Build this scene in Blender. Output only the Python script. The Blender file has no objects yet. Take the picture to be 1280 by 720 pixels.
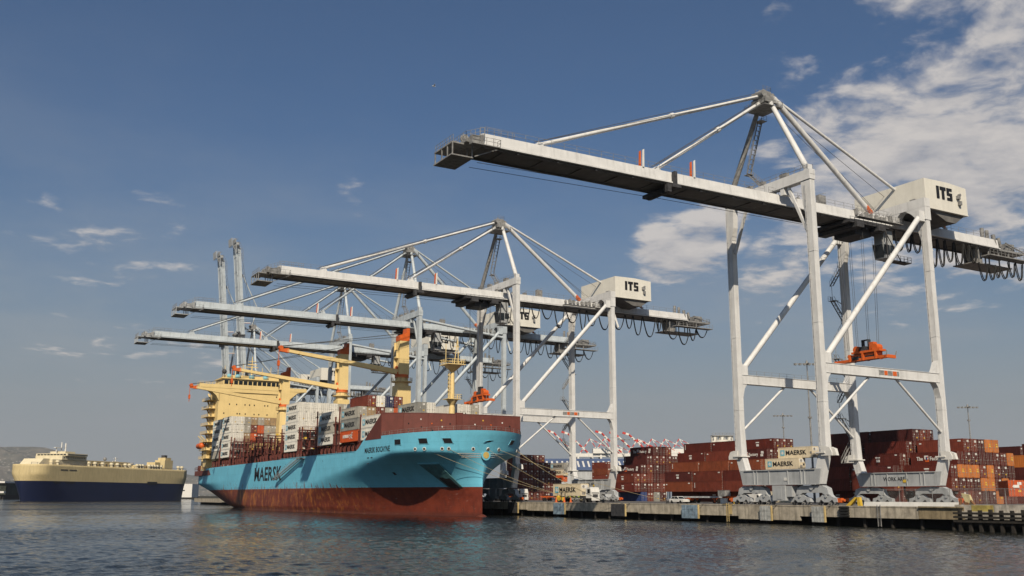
import bpy, math, random
from mathutils import Vector, Matrix
R = random.Random(7)
SC = bpy.context.scene
COL = SC.collection
# ---------------------------------------------------------------- camera, sky, sun, exposure
cam_d = bpy.data.cameras.new('camera'); cam = bpy.data.objects.new('camera', cam_d); COL.objects.link(cam)
SC.camera = cam
cam_d.sensor_width = 36.0; cam_d.lens = 36.0*1235.6/1280.0
cam_d.clip_start = 0.5; cam_d.clip_end = 30000
cam.location = (0, 0, 1.164)
YAW, PITCH, ROLL = 0.5237, 0.2085, 0.0035
cam.matrix_world = (Matrix.Translation((0, 0, 1.164)) @ Matrix.Rotation(-YAW, 4, 'Z')
                    @ Matrix.Rotation(math.pi/2+PITCH, 4, 'X') @ Matrix.Rotation(ROLL, 4, 'Z'))
SC.view_settings.view_transform = 'Standard'; SC.view_settings.look = 'None'
SC.view_settings.gamma = 1.0; SC.view_settings.use_curve_mapping = False
SC.view_settings.exposure = 0.38
SUN_EL = math.radians(39.3); LIGHT = Vector((0.64, 1.0, 0)).normalized()
world = bpy.data.worlds.new('World'); SC.world = world; world.use_nodes = True
wt = world.node_tree; wn = wt.nodes; wl = wt.links; wn.clear()
def N(t, typ, **kw):
    n = t.nodes.new(typ)
    for k, v in kw.items():
        if k.startswith('i_'):
            n.inputs[k[2:].replace('_', ' ')].default_value = v
        else:
            setattr(n, k, v)
    return n
sky = N(wt, 'ShaderNodeTexSky', sky_type='NISHITA', sun_disc=False)
sky.sun_elevation = SUN_EL
sky.sun_rotation = math.atan2(-LIGHT.x, -LIGHT.y)
sky.air_density = 1.0; sky.dust_density = 1.6; sky.ozone_density = 1.6; sky.altitude = 0
geo = N(wt, 'ShaderNodeTexCoord')
sep = N(wt, 'ShaderNodeSeparateXYZ'); wl.new(geo.outputs['Generated'], sep.inputs[0])
def M(t, op, a, b=None, c=None, clamp=False):
    n = t.nodes.new('ShaderNodeMath'); n.operation = op; n.use_clamp = clamp
    for i, v in enumerate((a, b, c)):
        if v is None: continue
        if isinstance(v, (int, float)): n.inputs[i].default_value = v
        else: t.links.new(v, n.inputs[i])
    return n.outputs[0]
def mapr(t, v, a, b, c, d, smooth=True):
    n = t.nodes.new('ShaderNodeMapRange'); n.interpolation_type = 'SMOOTHSTEP' if smooth else 'LINEAR'
    t.links.new(v, n.inputs[0])
    for i, x in enumerate((a, b, c, d)): n.inputs[i+1].default_value = x
    return n.outputs[0]
def mixc(t, f, a, b, mode='MIX'):
    n = t.nodes.new('ShaderNodeMix'); n.data_type = 'RGBA'; n.blend_type = mode
    for i, v in ((0, f), (6, a), (7, b)):
        if isinstance(v, (int, float)): n.inputs[i].default_value = v
        elif isinstance(v, tuple): n.inputs[i].default_value = v if len(v) == 4 else v+(1,)
        else: t.links.new(v, n.inputs[i])
    return n.outputs[2]
# cloud layer on the celestial dome: a plane of noise 1 unit above the viewer, seen by direction
zc = M(wt, 'MAXIMUM', sep.outputs[2], 0.015)
zz = M(wt, 'ADD', zc, 0.10)
cx = M(wt, 'DIVIDE', sep.outputs[0], zz); cy = M(wt, 'DIVIDE', sep.outputs[1], zz)
cmb = N(wt, 'ShaderNodeCombineXYZ'); wl.new(cx, cmb.inputs[0]); wl.new(cy, cmb.inputs[1])
def wnoise(vec, scale, detail, rough, off):
    mp = N(wt, 'ShaderNodeMapping'); mp.inputs['Location'].default_value = off
    wl.new(vec, mp.inputs[0])
    n = N(wt, 'ShaderNodeTexNoise'); n.inputs['Scale'].default_value = scale
    n.inputs['Detail'].default_value = detail; n.inputs['Roughness'].default_value = rough
    wl.new(mp.outputs[0], n.inputs['Vector']); return n.outputs[0]
def cloudfield(vec):
    wv = N(wt, 'ShaderNodeVectorMath', operation='ADD'); wl.new(vec, wv.inputs[0])
    wn_ = N(wt, 'ShaderNodeTexNoise'); wn_.inputs['Scale'].default_value = 3.2; wn_.inputs['Detail'].default_value = 3; wl.new(vec, wn_.inputs['Vector'])
    sc_ = N(wt, 'ShaderNodeVectorMath', operation='SCALE'); wl.new(wn_.outputs['Color'], sc_.inputs[0]); sc_.inputs['Scale'].default_value = 0.16; wl.new(sc_.outputs[0], wv.inputs[1])
    big = wnoise(wv.outputs[0], 2.3, 3, 0.5, (11.3, 2.2, 0)); fine = wnoise(wv.outputs[0], 6.4, 10, 0.58, (3.1, 7.7, 0))
    s_ = M(wt, 'ADD', M(wt, 'MULTIPLY', big, 0.42), M(wt, 'MULTIPLY', fine, 0.58))
    return M(wt, 'ADD', M(wt, 'MULTIPLY', M(wt, 'SUBTRACT', s_, 0.5), 1.35), 0.5)
up_ = N(wt, 'ShaderNodeVectorMath', operation='SCALE'); wl.new(cmb.outputs[0], up_.inputs[0]); up_.inputs['Scale'].default_value = 0.955
cf0 = cloudfield(cmb.outputs[0]); cf1 = cloudfield(up_.outputs[0])
# where the sky holds cloud: towards given directions of the compass (azimuth/elevation blobs)
def pix_dir(az, el):
    return (math.sin(az)*math.cos(el), math.cos(az)*math.cos(el), math.sin(el))
def blob(az, el, r0, r1, gain):
    d = N(wt, 'ShaderNodeVectorMath', operation='DOT_PRODUCT')
    wl.new(geo.outputs['Generated'], d.inputs[0]); d.inputs[1].default_value = pix_dir(math.radians(az), math.radians(el))
    return mapr(wt, d.outputs['Value'], math.cos(math.radians(r1)), math.cos(math.radians(r0)), 0, gain)
BL = [(57, 20, 2, 14, 0.95), (51, 18.5, 1, 10, 1.0), (58.5, 25, 1, 8, 0.72), (55.5, 14.5, 1, 6, 0.78), (50, 24, 0.5, 4, 0.64), (47.5, 21, 0.5, 5, 0.76), (40.2, 14.4, 0.6, 4.6, 0.88), (42.0, 15.6, 0.4, 3.2, 0.82), (45.1, 12.0, 0.4, 3.2, 0.76), (20.4, 16.7, 0.1, 2.2, 0.74), (46.2, 26.1, 0.1, 2.0, 0.66), (4.2, 12.3, 0.3, 5, 0.42), (8.3, 11.6, 0.3, 5, 0.43), (9.3, 15.1, 0.2, 4, 0.36), (7.4, 8.2, 0.3, 5.2, 0.5), (12, 8, 0.3, 4.4, 0.48), (51.4, 12.4, 0.4, 3.8, 0.62)]
acc = None
for b in BL:
    o = blob(*b); acc = o if acc is None else M(wt, 'MAXIMUM', acc, o)
dens = M(wt, 'ADD', cf0, M(wt, 'MULTIPLY', M(wt, 'SUBTRACT', acc, 0.55), 0.40))
cov = mapr(wt, dens, 0.50, 0.70, 0.0, 0.90)
# thin high veil low in the sky
n3 = wnoise(cmb.outputs[0], 0.7, 6, 0.6, (1.3, 17.2, 4))
veil = M(wt, 'MULTIPLY', mapr(wt, n3, 0.42, 0.72, 0, 0.42), mapr(wt, sep.outputs[2], 0.5, 0.1, 0, 1))
# clouds are lit by the sun: brighter where dense on top, greyer in the cores
core = M(wt, 'ADD', M(wt, 'MULTIPLY', M(wt, 'SUBTRACT', cf0, cf1), 2.6), 0.62, clamp=True)
cloudcol = mixc(wt, core, (5.6, 5.7, 6.3), (10.6, 9.9, 9.3))
hz = mapr(wt, sep.outputs[2], 0.0, 0.42, 0.85, 0.0)
skyc = mixc(wt, M(wt, 'POWER', hz, 1.5), mixc(wt, 1.0, sky.outputs[0], (0.62,0.86,1.08), 'MULTIPLY'), (4.1,4.85,5.15))
skyc = mixc(wt, mapr(wt, sep.outputs[2], 0.21, 0.0, 0, 0.80), skyc, (5.9, 6.15, 6.15))
skyc = mixc(wt, veil, skyc, (5.7, 6.05, 6.3))
skyc = mixc(wt, cov, skyc, cloudcol)
bg = N(wt, 'ShaderNodeBackground'); wl.new(skyc, bg.inputs[0]); bg.inputs[1].default_value = 0.0485
wo = N(wt, 'ShaderNodeOutputWorld'); wl.new(bg.outputs[0], wo.inputs[0])
sun_d = bpy.data.lights.new('sun', 'SUN'); sun = bpy.data.objects.new('sun', sun_d); COL.objects.link(sun)
sun_d.energy = 5.0; sun_d.angle = math.radians(0.5); sun_d.color = (1.0, 0.87, 0.68)
sun.location = (0, -50, 300)
ld = Vector((LIGHT.x*math.cos(SUN_EL), LIGHT.y*math.cos(SUN_EL), -math.sin(SUN_EL)))
sun.rotation_euler = ld.to_track_quat('-Z', 'Y').to_euler()
SC.cycles.max_bounces = 6; SC.cycles.diffuse_bounces = 3; SC.cycles.glossy_bounces = 4
SC.cycles.use_denoising = True

# ---------------------------------------------------------------- mesh helpers
class MB:
    def __init__(s): s.v = []; s.f = []; s.m = []; s.sm = []
    def add(s, vs, fs, mi=0, smooth=False):
        o = len(s.v); s.v += [tuple(v) for v in vs]
        for f in fs: s.f.append(tuple(i+o for i in f)); s.m.append(mi); s.sm.append(smooth)
        return s
    def box(s, x0, x1, y0, y1, z0, z1, mi=0):
        if x0 > x1: x0, x1 = x1, x0
        if y0 > y1: y0, y1 = y1, y0
        if z0 > z1: z0, z1 = z1, z0
        return s.add([(x0,y0,z0),(x1,y0,z0),(x1,y1,z0),(x0,y1,z0),(x0,y0,z1),(x1,y0,z1),(x1,y1,z1),(x0,y1,z1)],
              [(0,3,2,1),(4,5,6,7),(0,1,5,4),(1,2,6,5),(2,3,7,6),(3,0,4,7)], mi)
    def hexa(s, a, b, mi=0):   # two quads a (bottom) and b (top), counter-clockwise from above
        return s.add(list(a)+list(b), [(3,2,1,0),(4,5,6,7),(0,1,5,4),(1,2,6,5),(2,3,7,6),(3,0,4,7)], mi)
    def bar(s, p, q, w, h, w2=None, h2=None, up=(0,0,1), mi=0):
        p = Vector(p); q = Vector(q); d = (q-p).normalized(); u = Vector(up)
        if abs(d.dot(u)) > 0.98: u = Vector((1,0,0)) if abs(d.x) < .9 else Vector((0,1,0))
        x = d.cross(u).normalized(); y = x.cross(d).normalized()
        w2 = w if w2 is None else w2; h2 = h if h2 is None else h2
        vs = [p+x*(a*w/2)+y*(b*h/2) for a, b in ((-1,-1),(1,-1),(1,1),(-1,1))] + \
             [q+x*(a*w2/2)+y*(b*h2/2) for a, b in ((-1,-1),(1,-1),(1,1),(-1,1))]
        return s.add(vs, [(0,3,2,1),(4,5,6,7),(0,1,5,4),(1,2,6,5),(2,3,7,6),(3,0,4,7)][::1], mi)
    def tube(s, p, q, r, r2=None, n=10, mi=0, caps=True):
        p = Vector(p); q = Vector(q); d = (q-p).normalized(); u = Vector((0,0,1))
        if abs(d.dot(u)) > 0.95: u = Vector((1,0,0))
        x = d.cross(u).normalized(); y = x.cross(d).normalized(); r2 = r if r2 is None else r2
        a = [p+(x*math.cos(2*math.pi*i/n)+y*math.sin(2*math.pi*i/n))*r for i in range(n)]
        b = [q+(x*math.cos(2*math.pi*i/n)+y*math.sin(2*math.pi*i/n))*r2 for i in range(n)]
        s.add(a+b, [(i, (i+1)%n, n+(i+1)%n, n+i) for i in range(n)], mi, True)
        if caps: s.add(a+b, [tuple(range(n))[::-1], tuple(range(n, 2*n))], mi)
        return s
    def path(s, pts, r, n=6, mi=0):
        for a, b in zip(pts[:-1], pts[1:]): s.tube(a, b, r, n=n, mi=mi)
        return s
    def prism(s, poly, axis, a, b, mi=0):   # polygon (2-tuples) extruded along axis from a to b
        def P(u, v, w):
            return (w,u,v) if axis == 'x' else (u,w,v) if axis == 'y' else (u,v,w)
        n = len(poly)
        area = sum(poly[i][0]*poly[(i+1)%n][1]-poly[(i+1)%n][0]*poly[i][1] for i in range(n))
        if area < 0: poly = poly[::-1]
        vs = [P(u,v,a) for u,v in poly]+[P(u,v,b) for u,v in poly]
        fs = [tuple(range(n))[::-1], tuple(range(n,2*n))]+[(i,(i+1)%n,n+(i+1)%n,n+i) for i in range(n)]
        if (axis == 'y') != (b < a): fs = [f[::-1] for f in fs]
        return s.add(vs, fs, mi)
    def sphere(s, c, r, n=10, mi=0, sz=1.0):
        vs = []; fs = []; m = n//2
        for j in range(m+1):
            t = math.pi*j/m
            for i in range(n):
                p = 2*math.pi*i/n
                vs.append((c[0]+r*math.sin(t)*math.cos(p), c[1]+r*math.sin(t)*math.sin(p), c[2]+r*sz*math.cos(t)))
        for j in range(m):
            for i in range(n):
                fs.append((j*n+i, (j+1)*n+i, (j+1)*n+(i+1)%n, j*n+(i+1)%n))
        return s.add(vs, fs, mi, True)
    def rail(s, pts, h=1.1, step=1.6, r=0.03, mi=0, rails=2):
        for a, b in zip(pts[:-1], pts[1:]):
            a = Vector(a); b = Vector(b); L = (b-a).length; n = max(1, int(round(L/step)))
            for i in range(n+1):
                p = a.lerp(b, i/n); s.bar(p, p+Vector((0,0,h)), 2*r, 2*r, mi=mi)
            for k in range(rails):
                z = Vector((0,0,h*(1-k/rails))); s.bar(a+z, b+z, 1.6*r, 1.6*r, mi=mi)
        return s
    def build(s, name, mats, parent=None, loc=None):
        me = bpy.data.meshes.new(name); me.from_pydata(s.v, [], s.f)
        if not isinstance(mats, (list, tuple)): mats = [mats]
        for m in mats: me.materials.append(m)
        me.polygons.foreach_set('material_index', s.m); me.polygons.foreach_set('use_smooth', s.sm)
        me.update()
        o = bpy.data.objects.new(name, me); COL.objects.link(o)
        if parent: o.parent = parent
        if loc: o.location = loc
        return o
def tag(o, label=None, cat=None, group=None, kind=None):
    if label: o['label'] = label
    if cat: o['category'] = cat
    if group: o['group'] = group
    if kind: o['kind'] = kind
    return o
def thing(name, label, cat, loc=(0,0,0), rz=0, group=None):
    o = bpy.data.objects.new(name, None); COL.objects.link(o); o.location = loc; o.rotation_euler = (0,0,rz)
    o.empty_display_size = 0.5
    return tag(o, label, cat, group)
def copy_tree(o, parent=None):
    c = o.copy(); COL.objects.link(c)
    if parent: c.parent = parent
    for ch in list(o.children): copy_tree(ch, c)
    return c

# ---------------------------------------------------------------- materials
PF = 0.66
def pmat(name, col, rough=0.6, var=0.12, scale=0.6, metal=0.0, streak=0.0, rust=0.0, bump=0.0, rnd=0.0, rustcol=(0.16,0.055,0.02), corr=0, spec=0.3):
    col = tuple(x*PF for x in col)
    m = bpy.data.materials.new(name); m.use_nodes = True; t = m.node_tree; b = t.nodes['Principled BSDF']
    tc = N(t, 'ShaderNodeTexCoord'); oi = N(t, 'ShaderNodeObjectInfo')
    off = N(t, 'ShaderNodeVectorMath', operation='ADD'); t.links.new(tc.outputs['Object'], off.inputs[0])
    cm = N(t, 'ShaderNodeCombineXYZ'); t.links.new(M(t, 'MULTIPLY', oi.outputs['Random'], 60), cm.inputs[0]); t.links.new(cm.outputs[0], off.inputs[1])
    def noise(sc, det=5, ro=0.6, stretch=None):
        v = off.outputs[0]
        if stretch:
            mp = N(t, 'ShaderNodeMapping'); mp.inputs['Scale'].default_value = stretch; t.links.new(v, mp.inputs[0]); v = mp.outputs[0]
        n = N(t, 'ShaderNodeTexNoise'); n.inputs['Scale'].default_value = sc; n.inputs['Detail'].default_value = det
        n.inputs['Roughness'].default_value = ro; t.links.new(v, n.inputs['Vector']); return n.outputs[0]
    nz = noise(scale)
    c = mixc(t, mapr(t, nz, 0.3, 0.7, 0, 1), tuple(x*(1-var) for x in col), tuple(min(1, x*(1+var)) for x in col))
    if streak:
        s_ = mapr(t, noise(1.6, 4, 0.6, (1, 1, 0.07)), 0.45, 0.75, 0, streak)
        c = mixc(t, s_, c, tuple(x*0.35 for x in col))
    if rust:
        s_ = M(t, 'MULTIPLY', mapr(t, noise(1.1, 8, 0.7, (1, 1, 0.35)), 0.60, 0.70, 0, 1), rust)
        c = mixc(t, s_, c, rustcol)
    if rnd:
        k = M(t, 'ADD', M(t, 'MULTIPLY', oi.outputs['Random'], 2*rnd), 1-rnd)
        hsv = N(t, 'ShaderNodeHueSaturation'); t.links.new(k, hsv.inputs['Value']); t.links.new(c, hsv.inputs['Color']); c = hsv.outputs[0]
    t.links.new(c, b.inputs['Base Color'])
    b.inputs['Roughness'].default_value = rough; b.inputs['Metallic'].default_value = metal
    b.inputs['Specular IOR Level'].default_value = spec
    hgt = None
    if corr:
        w = N(t, 'ShaderNodeTexWave', wave_type='BANDS', bands_direction='Y'); w.inputs['Scale'].default_value = 1.12
        t.links.new(tc.outputs['Object'], w.inputs['Vector']); hgt = w.outputs[1]
        bn = N(t, 'ShaderNodeBump'); bn.inputs['Strength'].default_value = 0.9; bn.inputs['Distance'].default_value = 0.04
        t.links.new(hgt, bn.inputs['Height']); t.links.new(bn.outputs[0], b.inputs['Normal'])
    elif bump:
        bn = N(t, 'ShaderNodeBump'); bn.inputs['Strength'].default_value = 0.6; bn.inputs['Distance'].default_value = bump
        t.links.new(noise(scale*4, 6), bn.inputs['Height']); t.links.new(bn.outputs[0], b.inputs['Normal'])
    return m
K = {}
K['white'] = pmat('crane_white', (0.74,0.745,0.75), 0.5, 0.07, 0.45, streak=0.30, rust=0.16)
K['grey'] = pmat('crane_grey', (0.44,0.46,0.48), 0.55, 0.1, 0.4, streak=0.35, rust=0.25)
K['blue'] = pmat('crane_blue', (0.54,0.60,0.65), 0.5, 0.10, 0.4, streak=0.35, rust=0.25)
K['house'] = pmat('house_cream', (0.80,0.78,0.71), 0.5, 0.04, 0.5, streak=0.12)
K['dark'] = pmat('dark_steel', (0.055,0.055,0.06), 0.6, 0.3, 1.5)
K['mid'] = pmat('galvanised', (0.26,0.26,0.26), 0.6, 0.3, 1.5, rust=0.2)
K['under'] = pmat('underside_shade_paint', (0.16,0.155,0.15), 0.6, 0.2, 0.5, streak=0.1)  # crane paint darkened: shade of the underside put into the colour
K['black'] = pmat('black_rubber', (0.018,0.018,0.018), 0.7, 0.2, 2)
K['rope'] = pmat('steel_rope', (0.09,0.09,0.09), 0.6, 0.2, 2)
K['orange'] = pmat('safety_orange', (0.68,0.13,0.022), 0.5, 0.12, 1.2, rust=0.2)
K['yellow'] = pmat('safety_yellow', (0.75,0.50,0.06), 0.5, 0.12, 1.2, rust=0.15)
K['glass'] = pmat('window_glass', (0.02,0.025,0.03), 0.12, 0.1, 1)
K['ink'] = pmat('black_paint', (0.015,0.015,0.018), 0.5, 0.1, 1)
K['paintwhite'] = pmat('white_paint', (0.78,0.77,0.74), 0.5, 0.06, 0.6, streak=0.15)
K['logo'] = pmat('light_blue_paint', (0.16,0.50,0.66), 0.5, 0.05, 1)
K['cream'] = pmat('ship_cream', (0.86,0.66,0.31), 0.5, 0.05, 0.25, streak=0.10, rust=0.08)
K['brown'] = pmat('red_oxide', (0.15,0.042,0.032), 0.65, 0.12, 0.5, streak=0.2, rust=0.1)
K['deck'] = pmat('deck_red', (0.16,0.05,0.04), 0.7, 0.2, 0.4)
K['concrete'] = pmat('quay_concrete', (0.46,0.41,0.33), 0.85, 0.30, 0.6, streak=0.8, bump=0.03, rust=0.5, rustcol=(0.13,0.09,0.05))
K['deckc'] = pmat('yard_asphalt', (0.16,0.15,0.14), 0.9, 0.2, 0.1, bump=0.01)
K['pile'] = pmat('wet_timber', (0.03,0.026,0.022), 0.8, 0.3, 1.5, bump=0.02)
K['fend'] = pmat('fender_panel', (0.22,0.30,0.38), 0.6, 0.35, 1.3, rust=0.8)
K['fendg'] = pmat('fender_panel_grey', (0.42,0.43,0.42), 0.6, 0.25, 1.3, rust=0.7)
K['tyre'] = pmat('tyre', (0.02,0.02,0.02), 0.85, 0.2, 3)
K['rustm'] = pmat('rusty_steel', (0.20,0.10,0.045), 0.8, 0.35, 1.5, streak=0.4)
K['crust'] = pmat('carrier_deckhouse', (0.74,0.66,0.47), 0.6, 0.06, 0.3)
K['gold'] = pmat('brass', (0.55,0.40,0.12), 0.5, 0.1, 1)
K['lime'] = pmat('lime_yellow', (0.50,0.62,0.10), 0.5, 0.1, 1)
K['red'] = pmat('signal_red', (0.55,0.04,0.03), 0.5, 0.1, 1)
CM = {
 'dark red': pmat('container_dark_red', (0.125,0.022,0.014), 0.6, 0.18, 0.5, streak=0.3, rust=0.1, rnd=0.22, spec=0.25, corr=1),
 'maroon': pmat('container_maroon', (0.085,0.018,0.015), 0.6, 0.18, 0.5, streak=0.3, rnd=0.2, spec=0.25, corr=1),
 'brown red': pmat('container_brown_red', (0.175,0.038,0.022), 0.6, 0.18, 0.5, streak=0.3, rust=0.1, rnd=0.2, spec=0.25, corr=1),
 'rust orange': pmat('container_rust_orange', (0.25,0.065,0.028), 0.6, 0.18, 0.5, streak=0.35, rust=0.2, rnd=0.15, spec=0.25, corr=1),
 'orange': pmat('container_orange', (0.62,0.20,0.045), 0.55, 0.1, 0.5, streak=0.25, rnd=0.1, spec=0.25, corr=1),
 'bright orange': pmat('container_bright_orange', (0.60,0.10,0.02), 0.55, 0.1, 0.5, streak=0.15, spec=0.25, corr=1),
 'blue': pmat('container_blue', (0.03,0.06,0.20), 0.55, 0.15, 0.5, streak=0.2, rnd=0.1, spec=0.25, corr=1),
 'navy': pmat('container_navy', (0.02,0.03,0.09), 0.55, 0.15, 0.5, streak=0.2, rnd=0.1, spec=0.25, corr=1),
 'grey': pmat('container_grey', (0.30,0.30,0.28), 0.6, 0.15, 0.5, streak=0.4, rust=0.3, rnd=0.12, spec=0.25, corr=1),
 'light grey': pmat('container_light_grey', (0.42,0.40,0.35), 0.6, 0.12, 0.5, streak=0.4, rust=0.35, rnd=0.1, spec=0.25, corr=1),
 'tan': pmat('container_tan', (0.42,0.29,0.16), 0.6, 0.2, 0.5, streak=0.5, rust=0.5, rnd=0.1, spec=0.25, corr=1),
 'white': pmat('container_white', (0.86,0.84,0.77), 0.5, 0.07, 0.5, streak=0.3, rust=0.25, rnd=0.06, spec=0.25),
 'cream': pmat('container_cream', (0.78,0.68,0.50), 0.5, 0.06, 0.5, streak=0.2, rust=0.15, rnd=0.05, spec=0.25),
}

# ---------------------------------------------------------------- lettering
_txt = {}
def text_mesh(s, h, bold=0.0, squeeze=1.0, depth=0.02):
    key = (s, h, bold, squeeze, depth)
    if key in _txt: return _txt[key]
    cu = bpy.data.curves.new('t', 'FONT'); cu.body = s; cu.size = h/0.70; cu.extrude = depth; cu.offset = bold*h
    cu.resolution_u = 2; cu.space_character = 1.0+bold*1.2
    o = bpy.data.objects.new('t', cu); COL.objects.link(o); bpy.context.view_layer.update()
    dg = bpy.context.evaluated_depsgraph_get()
    me = bpy.data.meshes.new_from_object(o.evaluated_get(dg)); bpy.data.objects.remove(o)
    xs = [v.co.x for v in me.vertices]; x0 = min(xs)
    for v in me.vertices: v.co.x = (v.co.x-x0)*squeeze
    w = (max(xs)-x0)*squeeze
    _txt[key] = (me, w); return me, w
def put_text(name, s, h, mat, parent, pos, face, bold=0.03, squeeze=1.0, centre=False, width=None):
    """lettering lying on a wall: face '-x' or '-y'; pos is its lower left corner as read"""
    me, w = text_mesh(s, h, bold, squeeze)
    if width: me, w = text_mesh(s, h, bold, round(squeeze*width/w, 4))
    me = me.copy(); me.materials.clear(); me.materials.append(mat)
    if face == '-x': rot = Matrix(((0,0,-1),(-1,0,0),(0,1,0)))
    else: rot = Matrix(((1,0,0),(0,0,-1),(0,1,0)))
    me.transform(rot.to_4x4())
    p = Vector(pos)
    if centre: p = p + (Vector((0,w/2,0)) if face == '-x' else Vector((-w/2,0,0)))
    me.transform(Matrix.Translation(p))
    o = bpy.data.objects.new(name, me); COL.objects.link(o); o.parent = parent; return o
def star(mb, y, z, r, x, mi, n=7):
    pts = []
    for i in range(2*n):
        a = math.pi/2+math.pi*i/n; rr = r if i % 2 == 0 else r*0.42
        pts.append((y+rr*math.cos(a), z+rr*math.sin(a)))
    return mb.prism(pts, 'x', x-0.012, x+0.012, mi)
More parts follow.
